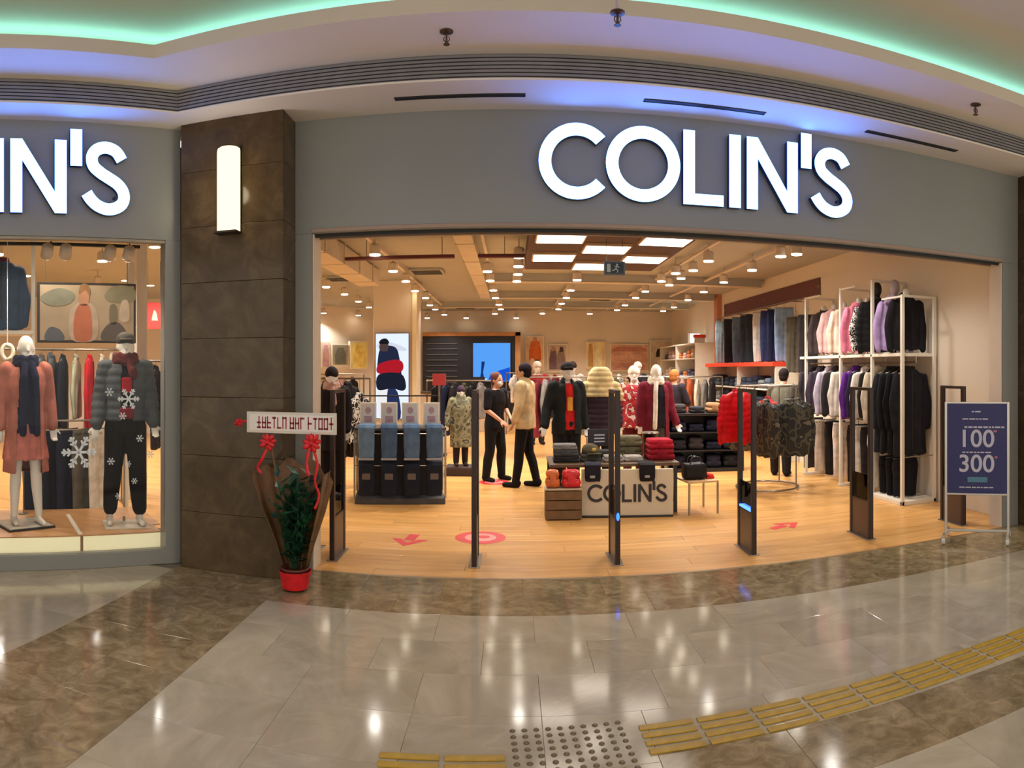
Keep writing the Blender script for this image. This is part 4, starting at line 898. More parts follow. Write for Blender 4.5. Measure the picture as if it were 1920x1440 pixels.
# --- flower arrangement with banner
base = Vector((-1.60, 4.86, 0))
t = thing('flower_arrangement', 'green potted plant in brown wrap with red pot, bows and white banner', 'plant', base, 0.0)
M_RED = pbr('ribbon_red', (206,26,34), 0.4, var=0.15, vs=20); M_KRAFT = pbr('kraft_wrap', (112,78,44), 0.7, var=0.25, vs=10, bump=0.3, bs=30)
MB().lathe([(0.07,0.0),(0.085,0.004),(0.105,0.15),(0.112,0.155),(0.112,0.17),(0.098,0.17),(0.09,0.14)], (0,0,0), 24).build('pot', pbr('pot_brown', (92,40,28), 0.5, var=0.1), t, True)
MB().lathe([(0.092,0.02),(0.112,0.145),(0.122,0.15),(0.100,0.02)], (0.004,-0.004,0), 24).build('pot_wrap', M_RED, t)
vs = []; nS = 28; wrap = MB()                 # wrap: open cone, fluted, taller behind
for i, (zz, rr) in enumerate(((0.12,0.085),(0.35,0.15),(0.6,0.24),(0.84,0.31))):
    for k in range(nS+1):
        a_ = math.radians(-28) + math.radians(236)*k/nS
        fz = 1+0.05*math.sin(k*2.1); ht = zz + (0.13*math.sin(a_)**2 + 0.05*math.sin(k*1.3))*(zz-0.12)
        vs.append((rr*fz*math.cos(a_)-0.05*(zz-0.12), 0.03+rr*fz*0.55*math.sin(a_), ht))
wrap.add(vs, [(i*(nS+1)+k, i*(nS+1)+k+1, (i+1)*(nS+1)+k+1, (i+1)*(nS+1)+k) for i in range(3) for k in range(nS)])
wr_ = wrap.build('wrapping_sheet', M_KRAFT, t, True)
sm = wr_.modifiers.new('thick', 'SOLIDIFY'); sm.thickness = 0.004
rnd = random.Random(5)
leafm = MB().add([(0,0,0),(0.027,-0.003,0.05),(0.0,0.004,0.125),(-0.027,-0.003,0.05),(0,-0.006,0.055)], [(0,1,4),(1,2,4),(2,3,4),(3,0,4)]).mesh('leaf')
ML = [pbr('leaf_dark', (22,58,38), 0.4, var=0.25, vs=20), pbr('leaf_mid', (36,84,52), 0.4, var=0.25, vs=20)]
for k in range(20):                            # stems, each with its leaves
    a_ = rnd.uniform(0, 2*PI); sp = rnd.uniform(0.02, 0.19); hz = rnd.uniform(0.5, 0.93)
    top_ = Vector((sp*math.cos(a_), sp*0.7*math.sin(a_)-0.02, hz))
    s_ = MB().tube([(0,0,0.12), (top_*0.5)[:], top_[:]], [0.005,0.004,0.002], 5).build('stem', ML[0], t)
    for j in range(14):
        f = 0.2+0.8*j/13; q = Vector((0,0,0.12)).lerp(top_, f); b_ = rnd.uniform(0, 2*PI)
        put('leaf', leafm, ML[rnd.random() < 0.35], s_, q, rot=(rnd.uniform(0.5,1.5), rnd.uniform(-0.4,0.4), b_))
for sx in (-0.22, 0.14): MB().tube([(sx*0.2,0.06,0.1),(sx,0.02,1.21)], 0.007, 6).build('stick', pbr('stick_wood', (120,86,52), 0.6), t)
bn = MB().bbox(-0.385, 0.325, -0.012, 0.004, 1.165, 1.325, 0.004).build('banner', pbr('banner_white', (208,198,184), 0.55, var=0.03), t)
MB().bbox(-0.36, 0.30, -0.0135, -0.0115, 1.185, 1.305, 0.001).build('banner_field', pbr('banner_field', (222,214,204), 0.55, var=0.02), bn)
rnd = random.Random(11); x = -0.30
M_BRED = pbr('print_darkred', (150,40,56), 0.6, var=0.1)
for wlen in (6, 3, 5):                         # banner words: red capitals too soft to read
    for c_ in range(wlen):
        for q in rnd.choice(((0,),(0,2),(0,2),(1,),(0,2))): MB().box(x+q*0.0125, x+q*0.0125+0.009, -0.0145, -0.0134, 1.198+0.004*rnd.random(), 1.286+0.008*rnd.random()).build('print_stroke', M_BRED, bn)
        for q in rnd.sample((0,1,2), rnd.choice((1,2,2))): MB().box(x, x+0.033, -0.0145, -0.0134, 1.20+0.037*q, 1.214+0.037*q).build('print_stroke', M_BRED, bn)
        x += 0.041
    x += 0.018
def bow(cx, cz, s, par):
    g = MB()
    for q in range(9):
        a_ = q*2*PI/9+0.2; rr = 0.044*s*(1 if q % 2 else 0.85); g.ell((cx+rr*math.cos(a_),-0.03-0.012*(q%3),cz+rr*math.sin(a_)), (0.036*s,0.016,0.019*s), 8, 6, (0.3*(q%2),-a_,0))
    g.ell((cx,-0.045,cz), (0.022*s,0.02,0.022*s), 8, 6); g.build('bow', M_RED, par, True)
bow(-0.20, 1.10, 0.9, t); bow(0.145, 1.105, 1.0, t); bow(-0.44, 1.24, 0.45, t)
def ribbon3(pts, wd, par):
    P3 = catmull([Vector(p) for p in pts], 6); a, b = [], []
    for i, p in enumerate(P3):
        d = (P3[min(i+1,len(P3)-1)]-P3[max(i-1,0)]).normalized(); n = d.cross(Vector((0,1,0))); n = n.normalized()*wd if n.length > 1e-6 else Vector((wd,0,0))
        a.append(p+n); b.append(p-n)
    o = MB().quadstrip(a, b).build('ribbon', M_RED, par, True); q = o.modifiers.new('thick','SOLIDIFY'); q.thickness = 0.002
ribbon3([(-0.20,-0.03,1.08),(-0.24,-0.05,0.98),(-0.29,-0.02,0.90),(-0.26,-0.03,0.86)], 0.012, t); ribbon3([(0.15,-0.04,1.08),(0.19,-0.05,0.95),(0.17,-0.05,0.82),(0.20,-0.04,0.72),(0.17,-0.05,0.62)], 0.010, t)
ribbon3([(-0.44,-0.02,1.245),(-0.40,-0.01,1.25),(-0.37,-0.005,1.25)], 0.008, t); ribbon3([(0.13,-0.05,1.08),(0.11,-0.06,0.96),(0.13,-0.07,0.86)], 0.013, t)
# --- floor stickers
M_STK = pbr('sticker_red', (214,44,52), 0.4, var=0.08); M_STKP = pbr('sticker_pink', (240,150,140), 0.4, var=0.05)
def arrow(loc, rz, lab, s=1.0):
    t = thing('floor_sticker', lab, 'floor marking', loc, rz, 'red floor stickers')
    pl = [(-0.055,-0.02),(0.055,-0.02),(0.055,0.22),(-0.055,0.22)]; hd = [(-0.19,0.02),(-0.10,0.02),(0,-0.12),(0.10,0.02),(0.19,0.02),(0,-0.26)]
    for nm, q in (('arrow_shaft', pl), ('arrow_head', hd)):
        n = len(q); MB().add([(x*s,y*s,0.0005) for x,y in q]+[(x*s,y*s,0.002) for x,y in q], [tuple(range(n)), tuple(range(2*n-1,n-1,-1))]+[(i,(i+1)%n,n+(i+1)%n,n+i) for i in range(n)]).build(nm, M_STK, t)
arrow(G(768,1012), -0.1, 'red arrow sticker on the oak floor before the jeans display', 0.95)
arrow(G(1470,986), 2.0, 'red arrow sticker on the oak floor before the round rack', 0.85)
def ringst(loc, lab, R=0.24):
    t = thing('floor_sticker', lab, 'floor marking', loc, 0, 'red floor stickers')
    MB().lathe([(R,0.0004),(R,0.002)], (0,0,0), 32).build('disc', M_STK, t); MB().lathe([(R*0.62,0.0021),(R*0.62,0.0028)], (0,0,0), 28).build('disc_centre', M_STKP, t)
    MB().lathe([(R*0.25,0.0029),(R*0.25,0.0034)], (0.03,0.02,0), 16).build('disc_mark', M_STK, t)
ringst(G(901,1008), 'round red and pink sticker on the oak floor behind the second gate', 0.25); ringst(G(926,904), 'round red sticker on the floor under the shop assistant', 0.22)
# ================================================================== SHOP FLOOR
# --- jeans display with hanging denim fronts and framed cards
c0_ = G(750, 946); t = thing('jeans_table', 'dark display table with steel frame carrying denim in front', 'table', (c0_.x, c0_.y, 0), 0.17)
W2 = 0.555
MB().bbox(-W2, W2, 0.0, 0.55, 0.0, 0.07, 0.006).build('plinth', pbr('plinth_grey', (70,66,66), 0.5), t)
MB().bbox(-W2, W2, 0.0, 0.55, 0.90, 0.93, 0.006).build('top', pbr('table_top_dark', (62,52,46), 0.5), t)
MB().bbox(-W2+0.03, W2-0.03, 0.25, 0.53, 0.07, 0.90, 0.004).build('body', pbr('table_body', (30,28,32), 0.6), t)
for s in (-1, 1):
    for y_ in (0.01, 0.53): MB().bbox(s*W2-0.012, s*W2+0.012, y_, y_+0.02, 0.07, 0.90, 0.003).build('leg', M_STEEL, t)
MB().tube([(-W2,0.02,0.86),(W2,0.02,0.86)], 0.008, 6).build('front_rail', M_STEEL, t); MB().tube([(-W2,0.02,0.47),(W2,0.02,0.47)], 0.008, 6).build('front_rail', M_STEEL, t)
R0 = Matrix.Rotation(0.17, 4, 'Z')
def jt(x, y, z): return Vector((c0_.x, c0_.y, 0)) + R0 @ Vector((x, y, z))
for k in range(4):
    x = -0.41+0.275*k; g = MB()
    col = [(96,122,150),(70,92,122),(84,108,138),(78,100,128)][k]
    q = thing('draped_jeans', 'faded blue jeans draped over the display front, %s' % ('at the dark coat end','second from the dark coat end','second from the camouflage coat end','at the camouflage coat end')[k], 'jeans', jt(x,0.066,0.93), 0.17, 'jeans draped on the display'); q.scale = (1, 1, 0.9)
    put('denim_leg', MESH.setdefault('drape', blob(MB().bbox(-0.10,0.10,-0.10,0.14,0.0,0.05,0.02).rings([(0,-0.105,-0.40,0.095,0.028),(0,-0.11,-0.2,0.10,0.032),(0,-0.105,0.01,0.10,0.034),(0,-0.08,0.035,0.095,0.02)],14,2.6), 0.012, 2, folds(0.004,40,3))), cloth(col), q)
    MB().bbox(-0.095,0.095,-0.145,-0.10,-0.425,-0.395,0.006).build('hem_tag', pbr('tag_pale', (150,148,150), 0.6), q)
for k in range(4):
    x = -0.41+0.275*k
    q = thing('draped_jeans', 'near black jeans on the lower display rail, %s' % ('at the dark coat end','second from the dark coat end','second from the camouflage coat end','at the camouflage coat end')[k], 'jeans', jt(x,0.066,0.498), 0.17, 'jeans on the lower display rail'); q.scale = (1, 1, 0.92)
    put('denim_leg', MESH['drape'], cloth((30,34,46)), q, (0,0,-0.02)); MB().bbox(-0.05,0.05,-0.146,-0.13,-0.2,-0.12,0.004).build('leather_patch', pbr('patch', (96,84,80), 0.6), q)
for k in range(4):
    x = -0.40+0.265*k
    q = thing('card_frame', 'white framed card with grey print on the jeans table, %s' % ('at the dark coat end','second from the dark coat end','second from the camouflage coat end','at the camouflage coat end')[k], 'picture frame', jt(x,0.27,0.931), 0.17, 'framed cards on the jeans table')
    MB().bbox(-0.105,0.105,-0.008,0.008,0.0,0.30,0.004).build('frame', M_WHITE, q); MB().box(-0.088,0.088,-0.0095,-0.008,0.02,0.28).build('card', pbr('card_grey', (206,200,198), 0.6, var=0.05), q)
    MB().ell((0.0,-0.010,0.2), (0.035,0.002,0.045), 12, 8).build('print', pbr('print_mauve', (170,140,150), 0.6, var=0.2, vs=20), q); MB().box(-0.05,0.05,-0.011,-0.0095,0.05,0.13).build('print', pbr('print_mauve', (170,140,150), 0.6), q); MB().bbox(-0.03,0.03,0.0,0.09,0.0,0.012,0.004).build('foot', M_WHITE, q)
# steel bar over the framed cards
q = thing('garment_bar', 'thin dark steel bar frame over the jeans table', 'clothes rack', jt(0,0,0), 0.17)
for s in (-0.5, 0.5): MB().tube([(s,0.62,0),(s,0.62,1.30)], 0.011, 6).build('upright', M_BLACK, q)
MB().tube([(-0.5,0.62,1.30),(0.5,0.62,1.30)], 0.011, 6).build('rail', M_BLACK, q)
# --- rack of dark coats by the entrance jamb
zq = 1.52
rk = thing('clothes_rail', 'steel clothes rail of dark coats near the entrance jamb', 'clothes rack', (0,0,0))
MB().tube([(-2.95,9.25,zq),(-1.95,9.25,zq)], 0.013, 8).build('rail', M_STEEL, rk)
for x in (-2.95, -1.95): MB().tube([(x,9.25,0),(x,9.25,zq)], 0.014, 8).build('upright', M_STEEL, rk); MB().bbox(x-0.02, x+0.02, 9.0, 9.5, 0, 0.025, 0.004).build('foot', M_STEEL, rk)
M_ZEB = patches('zebra_cloth', [(24,20,22),(226,216,204),(30,26,26),(220,210,200)], 14)
for k, (c_, lb) in enumerate([((46,34,42),'plum black long coat on the dark coat rail'),((24,20,22),'black long coat on the dark coat rail'),((36,28,28),'dark brown long coat on the dark coat rail'),((30,26,30),'charcoal long coat on the dark coat rail')]):
    hang('coat', c_, lb, Vector((-2.74+0.155*k, 9.25, zq)), 1.05, 'coats on the dark coat rail', None, 40+k)
hang('slim', M_ZEB, 'black and white striped top on the end of the dark coat rail', Vector((-2.10, 9.25, zq-0.15)), 1.05, None, 'top', 44, extra=[('hook_strap', MB().tube([(0,0,0.0),(0,0,0.15)], 0.004, 5), M_STEEL)])
figure('mannequin', 'white mannequin in black fur coat and dark hat by the entrance jamb', 'mannequin', (-2.34, 8.66, 0), 0.1, 1.66, pose=dict(fem=1, elL=(0.225,0.02,1.14), wrL=(0.22,-0.05,0.90), elR=(-0.225,0.02,1.14), wrR=(-0.22,-0.05,0.90)),
  wear=[dict(k='top', m=(30,24,26), fit=1.26, hem=0.62, n='fur_coat', flare=1.1), dict(k='trousers', m=(24,22,26), fit=1.12), dict(k='shoes', m=(22,20,20)), dict(k='beanie', m=(34,28,34)), dict(k='scarf', m=(190,150,136), end=0.2)])
# --- child mannequin in camouflage coat on a plinth
p = G(862, 893); pl = thing('low_plinth', 'low dark brown plinth under the camouflage coat', 'plinth', (p.x,p.y+0.2,0)); MB().bbox(-0.24,0.24,-0.22,0.22,0,0.12,0.01).build('block', pbr('plinth_brown', (48,30,26), 0.5), pl); MB().bbox(-0.22,0.22,-0.20,0.20,0.12,0.135,0.004).build('top_plate', pbr('plinth_brown2', (70,48,40), 0.5), pl)
M_CAMO1 = patches('camo_light', [(84,79,58),(110,104,76),(134,128,98),(62,60,46),(122,116,88)], 6)
M_CAMO2 = patches('camo_dark', [(36,34,30),(74,70,56),(30,29,28),(98,90,72),(52,52,44)], 6)
figure('child_mannequin', 'small mannequin in bulky light camouflage coat and dark hat on a low plinth', 'mannequin', (p.x,p.y+0.2,0.135), 0.3, 1.24, pose=dict(wrL=(0.30,-0.05,0.93), wrR=(-0.30,-0.05,0.93), elL=(0.27,0.02,1.14), elR=(-0.27,0.02,1.14)),
  wear=[dict(k='top', m=M_CAMO1, fit=1.5, hem=0.42, n='camouflage_coat', flare=1.0, neck=0.05), dict(k='trousers', m=(40,36,40), fit=1.1), dict(k='beanie', m=(58,38,58)), dict(k='shoes', m=(60,44,36))])
# --- shop assistant in black and customer in beige jacket
pa = G(930, 901); pb_ = G(980, 913)
M_BLK = cloth((20,18,22))
figure('person', 'person in black t-shirt and black trousers, hand held forward, facing the customer', 'person', (pa.x-0.02, pa.y, 0), 0.85, 1.60, M_SKIN,
  pose=dict(fem=0.6, lean=0.06, elL=(0.24,-0.02,1.16), wrL=(0.16,-0.20,1.02), elR=(-0.235,-0.06,1.15), wrR=(-0.14,-0.26,0.99), knL=(0.13,-0.03,0.49), anL=(0.17,0.0,0.085), knR=(-0.12,-0.01,0.49), anR=(-0.15,0.05,0.085)),
  wear=[dict(k='top', m=M_BLK, n='t_shirt', sl=0.42, fit=1.12, hem=0.84), dict(k='trousers', m=(24,24,26), fit=1.12), dict(k='shoes', m=(24,20,22)), dict(k='hair', m=(92,52,40), bun=1), dict(k='mask', m=(206,200,204))], person=True)
figure('person', 'person in cream jacket and black trousers standing with their back turned', 'person', (pb_.x+0.03, pb_.y, 0), -1.95, 1.735, pbr('skin2', (196,146,112), 0.55, var=0.06, vs=20),
  pose=dict(elL=(0.24,0.0,1.15), wrL=(0.235,-0.08,0.92), elR=(-0.24,0.0,1.15), wrR=(-0.225,-0.10,0.93), knL=(0.09,-0.05,0.49), anL=(0.10,-0.10,0.085), knR=(-0.09,0.03,0.49), anR=(-0.10,0.14,0.085)),
  wear=[dict(k='top', m=(208,180,138), fit=1.22, hem=0.83, sl=0.92, neck=0.03), dict(k='trousers', m=(22,20,26), fit=1.05), dict(k='shoes', m=(20,18,20)), dict(k='hair', m=(34,22,30))], person=True)
# --- customer with ginger hair, and one leaning at the wall rack
pd = Vector((2.80, 11.55, 0))
figure('person', 'person with ginger hair in dark jacket behind the centre mannequins', 'person', pd, 2.2, 1.64, M_SKIN, pose=dict(fem=0.5, elL=(0.24,-0.08,1.16), wrL=(0.12,-0.28,1.12), elR=(-0.24,-0.08,1.16), wrR=(-0.10,-0.28,1.10)),
  wear=[dict(k='top', m=(44,38,44), fit=1.2, hem=0.80), dict(k='trousers', m=(40,40,48), fit=1.12), dict(k='shoes', m=(30,26,26)), dict(k='hair', m=(176,108,58))], person=True)
pc = Vector((4.05, 9.75, 0))
figure('person', 'person in olive grey t-shirt leaning towards the hanging clothes', 'person', pc, 2.5, 1.66, M_SKIN, pose=dict(lean=0.30, elL=(0.25,-0.22,1.18), wrL=(0.16,-0.42,1.12), elR=(-0.25,-0.22,1.18), wrR=(-0.14,-0.42,1.10), anL=(0.12,-0.06,0.085)),
  wear=[dict(k='top', m=(98,92,78), fit=1.14, hem=0.84, sl=0.42, n='t_shirt'), dict(k='trousers', m=(34,32,34), fit=1.15), dict(k='shoes', m=(30,28,28)), dict(k='hair', m=(36,26,24))], person=True)
# --- centre mannequins
figure('mannequin', 'white mannequin in black jacket over red printed shirt and dark cap behind the sale table', 'mannequin', (0.72, 8.98, 0), 0.25, 1.74, pose=dict(wrR=(-0.33,-0.08,0.92), elR=(-0.27,0.02,1.14)),
  wear=[dict(k='top', m=(196,34,30), hem=0.86, n='shirt', fit=1.16), dict(k='top', m=(30,32,32), fit=1.26, hem=0.80, open=0.06, neck=0.02), dict(k='trousers', m=(26,26,28), fit=1.2), dict(k='cap', m=(38,34,36)), dict(k='shoes', m=(26,24,24)), dict(k='print', m=(214,150,60), z=1.2, w=0.04, h=0.09, off=0.025)])
t = figure('torso_form', 'headless form in hooded cream and dark plum padded jacket behind the sale table', 'mannequin', (1.215, 9.35, 0), 0.0, 1.72, headless=True,
  wear=[dict(k='top', m=(54,40,52), fit=1.32, hem=0.78, quilt=True, n='jacket_lower'), dict(k='trousers', m=(30,28,32), fit=1.1), dict(k='shoes', m=(30,26,26))])
g = MB(); g.rings([(0,0,1.70,0.08,0.09),(0,0.0,1.66,0.14,0.13),(0,0,1.56,0.175,0.15),(0,0,1.45,0.195,0.15),(0,0,1.36,0.245,0.165),(0,0,1.30,0.25,0.17)], 24); g.cap((0.2,0,1.42),0.09,(0.25,0.02,1.30),0.085); g.cap((-0.2,0,1.42),0.09,(-0.25,0.02,1.30),0.085)
put('jacket_upper', blob(g, 0.012, 3, quilt(0.012,0.075)), cloth((214,190,140)), t)
figure('mannequin', 'white mannequin in red patterned sweater and pale hat behind the sale table', 'mannequin', (1.83, 10.15, 0), -0.1, 1.68, pose=dict(fem=1),
  wear=[dict(k='top', m=patches('nordic_red', [(150,26,34),(186,40,44),(120,24,30),(214,190,180)], 16), fit=1.22, hem=0.80, n='sweater'), dict(k='trousers', m=(90,30,36), fit=1.1), dict(k='beanie', m=(222,206,190)), dict(k='shoes', m=(60,40,36))])
figure('mannequin', 'white mannequin in maroon coat and black top with white scarf behind the sale table', 'mannequin', (2.02, 9.45, 0), 0.15, 1.72, pose=dict(fem=1, wrL=(0.30,-0.05,0.90)),
  wear=[dict(k='top', m=(26,22,26), fit=1.2, hem=0.84, n='sweater', neck=0.04), dict(k='top', m=(112,28,44), fit=1.24, hem=0.66, open=0.10, n='coat', flare=1.1), dict(k='skirt', m=(60,50,46), hem=0.62, fit=1.0), dict(k='scarf', m=(226,212,194), end=0.62, sides=(-0.06,))])
# --- sale table with lettered board
tb = thing('sale_table', 'low dark wood sale table behind a lettered white board', 'table', (1.28, 8.0, 0))
MB().bbox(-0.86,0.62,-0.42,0.36,0.55,0.585,0.006).build('top', pbr('table_wood', (96,70,48), 0.5, var=0.15), tb)
for x in (-0.83, 0.59):
    for y_ in (-0.33, 0.33): MB().bbox(x-0.02,x+0.02,y_-0.02,y_+0.02,0,0.55,0.004).build('leg', M_BLACK, tb)
MB().bbox(-0.83,0.59,-0.30,0.30,0.12,0.14,0.004).build('lower_shelf', MATS['table_wood'], tb)
bl, br = G(1090,970), G(1262,968); bc = (bl+br)/2; an = math.atan2(br.y-bl.y, br.x-bl.x)
bd = thing('lettered_board', 'white board with black brand lettering standing before the sale table', 'sign', bc, an)
hwB = (br-bl).length/2
MB().bbox(-hwB,hwB,-0.012,0.03,0.02,0.535,0.006).build('panel', pbr('board_white', (206,192,170), 0.55, var=0.03), bd); MB().bbox(-hwB,hwB,-0.03,0.06,0.0,0.022,0.004).build('foot_rail', M_BLACK, bd)
letters(bd, X0=(-1.54,0.0), zo=-2.967+0.17, k=0.335, y0=-0.0165, y1=-0.012, face=M_BLACK, side=M_BLACK, fy=0.0002)
cr = thing('wood_crate', 'brown wooden crate at the end of the sale table', 'crate', (0.562, 7.52, 0), 0.0)
for y_ in (-0.10, 0.10):
    for j in range(3): MB().bbox(-0.20,0.20,y_-0.009,y_+0.009,0.012+0.105*j,0.108+0.105*j,0.003).build('slat', pbr('crate_wood', (110,80,50), 0.6, var=0.2, vs=12), cr)
for x in (-0.19, 0.19):
    for j in range(3): MB().bbox(x-0.009,x+0.009,-0.09,0.09,0.012+0.105*j,0.108+0.105*j,0.003).build('slat', MATS['crate_wood'], cr)
for x in (-0.17, 0.17):
    for y_ in (-0.076, 0.076): MB().bbox(x-0.014,x+0.014,y_-0.014,y_+0.014,0,0.33,0.003).build('corner_post', MATS['crate_wood'], cr)
MB().bbox(-0.205,0.205,-0.112,0.112,0.327,0.345,0.004).build('lid', pbr('crate_lid', (190,172,146), 0.5), cr)
for k, (x, c_, lb) in enumerate(((-0.115,(196,96,40),'orange packed garment on the wooden crate'),(0.09,(200,30,36),'red packed garment on the wooden crate'))):
    folded(0.165+0.05*k,0.18,0.198,pbr('pack_%d' % k, c_, 0.25, var=0.25, vs=12), lb, (0.562+x,7.52,0.346), 0.0, 'packed garments on the crate', 'package', name='packed_garment')
TT = 0.586
goods = [(0.62,7.86,0.30,0.24,0.07,(46,42,44),'charcoal folded sweater at the crate end of the sale table'),(0.62,7.86,0.29,0.23,0.07,(74,72,74),'dark grey folded sweater on the crate end stack'),(0.61,7.87,0.28,0.23,0.06,(120,116,112),'mid grey folded sweater topping the crate end stack'),
  (0.66,8.16,0.28,0.22,0.10,(60,56,54),'umber folded sweater behind the crate end stack'),(1.165,7.82,0.23,0.22,0.07,(150,140,136),'pale grey folded shirt in the middle of the sale table'),(1.08,8.09,0.26,0.22,0.10,(58,54,58),'slate folded shirt behind the pale grey one'),
  (1.40,7.84,0.22,0.22,0.06,(168,158,152),'silver grey folded shirt beside the gate line'),(1.40,8.14,0.32,0.26,0.14,(92,86,66),'olive folded sweater low in the khaki stack'),(1.40,8.14,0.31,0.25,0.12,(112,104,80),'khaki folded sweater topping the khaki stack'),
  (1.735,7.92,0.32,0.32,0.13,(140,24,36),'crimson folded fleece low in the red stack'),(1.735,7.92,0.30,0.30,0.11,(178,30,50),'bright red folded fleece topping the red stack')]
hts = {}
for (x, y, wd, dp, hh, c_, lb) in goods:
    key = (round(x,1), round(y,1)); z = hts.get(key, TT); folded(wd, dp, hh, c_, lb, (x, y, z), 0.03*math.sin(x*9), 'folded clothes on the sale table'); hts[key] = z+hh+0.001
def capthing(loc, mat, lab, rz, grp=None):
    t = thing('baseball_cap', lab, 'cap', loc, rz, grp)
    g = MB(); g.rings([(0,0,0,0.10,0.115),(0,0,0.05,0.098,0.112),(0,0,0.09,0.075,0.088),(0,0,0.112,0.03,0.035)], 20); g.build('crown', mat, t, True)
    MB().rings([(0,-0.12,0.0,0.085,0.085,-0.1),(0,-0.12,0.012,0.082,0.08,-0.1)], 18).build('peak', mat, t, True); MB().ell((0,0,0.114), (0.012,0.012,0.006), 8, 6).build('button', mat, t)
    MB().ell((0,-0.108,0.05), (0.03,0.012,0.022), 10, 8).build('badge', pbr('badge_gold', (196,160,70), 0.4), t, True)
capthing((0.905,7.86,TT+0.09), cloth((92,84,62)), 'khaki cap with gold badge on the sale table', 0.3)
folded(0.24,0.22,0.089,(70,66,58),'taupe folded sweater under the khaki cap',(0.905,7.86,TT),0.0,'folded clothes on the sale table')
for k, (x, c_, lb) in enumerate(((0.90,(34,32,42),'dark trousers hanging over the crate end of the lettered board'),(1.50,(30,28,32),'black trousers hanging over the middle of the sale table edge'))):
    q = thing('draped_trousers', lb, 'trousers', (x, (7.598,7.53)[k], TT), -0.11, 'trousers over the sale table edge'); q.scale = (0.9, 1, 0.45); put('denim_leg', MESH['drape'], cloth(c_), q, (0,0,-0.0)); MB().bbox(-0.03,0.03,-0.15,-0.13,-0.30,-0.24,0.003).build('price_tag', pbr('tag_pale', (150,148,150), 0.6), q)
bk = thing('black_bucket', 'black tapered display bucket on the sale table behind the red fleece', 'bucket', (1.69,8.235,TT)); MB().lathe([(0.075,0),(0.08,0.005),(0.10,0.27),(0.104,0.272),(0.104,0.29),(0.092,0.29),(0.088,0.26)], (0,0,0), 22).build('body', M_BLACK, bk, True); MB().lathe([(0.104,0.272),(0.112,0.28),(0.104,0.292)], (0,0,0), 22).build('rim', M_STEEL, bk)
sgn = thing('price_holder', 'dark price card in a small stand on the sale table', 'sign', (1.05,8.285,TT), 0.1); MB().bbox(-0.13,0.13,-0.01,0.01,0.12,0.33,0.004).build('card', pbr('card_dark', (40,34,44), 0.5), sgn); MB().tube([(0,0,0.012),(0,0,0.125)], 0.008, 8).build('stem', M_STEEL, sgn); MB().lathe([(0.06,0),(0.055,0.012)], (0,0,0), 16).build('base', M_STEEL, sgn)
for z in (0.17, 0.21, 0.25): MB().box(-0.05,0.08,-0.0115,-0.0098,z,z+0.016).build('print_line', M_LET, sgn)
# bench beside the board
bn_ = thing('low_bench', 'low steel framed bench with pale top beside the lettered board', 'bench', (2.09,7.66,0), 0.12)
MB().bbox(-0.15,0.22,-0.22,0.22,0.355,0.378,0.005).build('top', pbr('bench_top', (206,166,120), 0.5), bn_)
for x in (-0.14, 0.21):
    for y_ in (-0.21, 0.21): MB().bbox(x-0.01,x+0.01,y_-0.01,y_+0.01,0,0.355,0.002).build('leg', M_STEEL, bn_)
q = thing('black_bag', 'black bag with pale highlights on the low bench', 'bag', (2.085,7.62,0.379), 0.12)
put('bag_body', blob(MB().bbox(-0.14,0.14,-0.09,0.09,0.0,0.19,0.05), 0.012, 3, folds(0.006,30,4)), cloth((28,26,28), 0.5), q)
for y_ in (-0.05, 0.05): MB().tube(catmull([Vector((-0.07,y_,0.17)),Vector((-0.05,y_,0.25)),Vector((0.05,y_,0.25)),Vector((0.07,y_,0.17))],5), 0.008, 6).build('handle', M_BLACK, q, True)
folded(0.10,0.2,0.05,(214,50,44),'small red folded item on the end of the low bench',(2.262,7.68,0.379),0.12)
# --- black gondola
gx, gy = 3.10, 10.75
gd = thing('black_gondola', 'low black shelf unit with two open shelves behind the round rack', 'shelf unit', (gx, gy, 0), -0.12)
MB().bbox(-0.62,0.62,-0.25,0.25,0.90,0.94,0.006).build('top', M_BLACK, gd); MB().box(-0.60,0.60,0.20,0.22,0.05,0.90).build('back_panel', M_BLACK, gd); MB().bbox(-0.62,0.62,-0.25,0.25,0.0,0.06,0.006).build('base', M_BLACK, gd)
for z in (0.33, 0.62): MB().bbox(-0.60,0.60,-0.24,0.20,z,z+0.02,0.004).build('shelf', M_BLACK, gd)
for s in (-0.61, 0.61): MB().bbox(s-0.012,s+0.012,-0.25,0.25,0.06,0.90,0.004).build('side_panel', M_BLACK, gd)
RG = Matrix.Rotation(-0.12, 4, 'Z')
rnd = random.Random(3)
for r_, z in enumerate((0.061, 0.351, 0.641)):
    for k in range(4):
        cn, c_ = rnd.choice([('black',(36,34,40)),('ink blue',(28,30,46)),('graphite',(54,50,54)),('dark indigo',(40,40,58))]); q = RG @ Vector((-0.43+0.285*k,-0.02,z)); hh = rnd.choice((0.12,0.16,0.2))
        folded(0.25,0.34,hh,c_,'%s folded jeans on the %s shelf of the black unit' % (cn, ('bottom','middle','upper')[r_]),(gx+q.x,gy+q.y,z),-0.12,'folded jeans in the black unit')
for k, (x, c_, hh, lb) in enumerate(((-0.42,(60,52,52),0.14,'taupe folded stack piece on top of the black unit'),(-0.12,(40,38,42),0.1,'black folded piece on top of the black unit'),(0.16,(150,110,76),0.16,'tan folded piece on top of the black unit'),(0.42,(176,92,52),0.12,'rust folded piece on top of the black unit'))):
    q = RG @ Vector((x,0,0.941)); folded(0.24,0.3,hh,c_,lb,(gx+q.x,gy+q.y,0.941),-0.1,'folded pieces on the black unit')
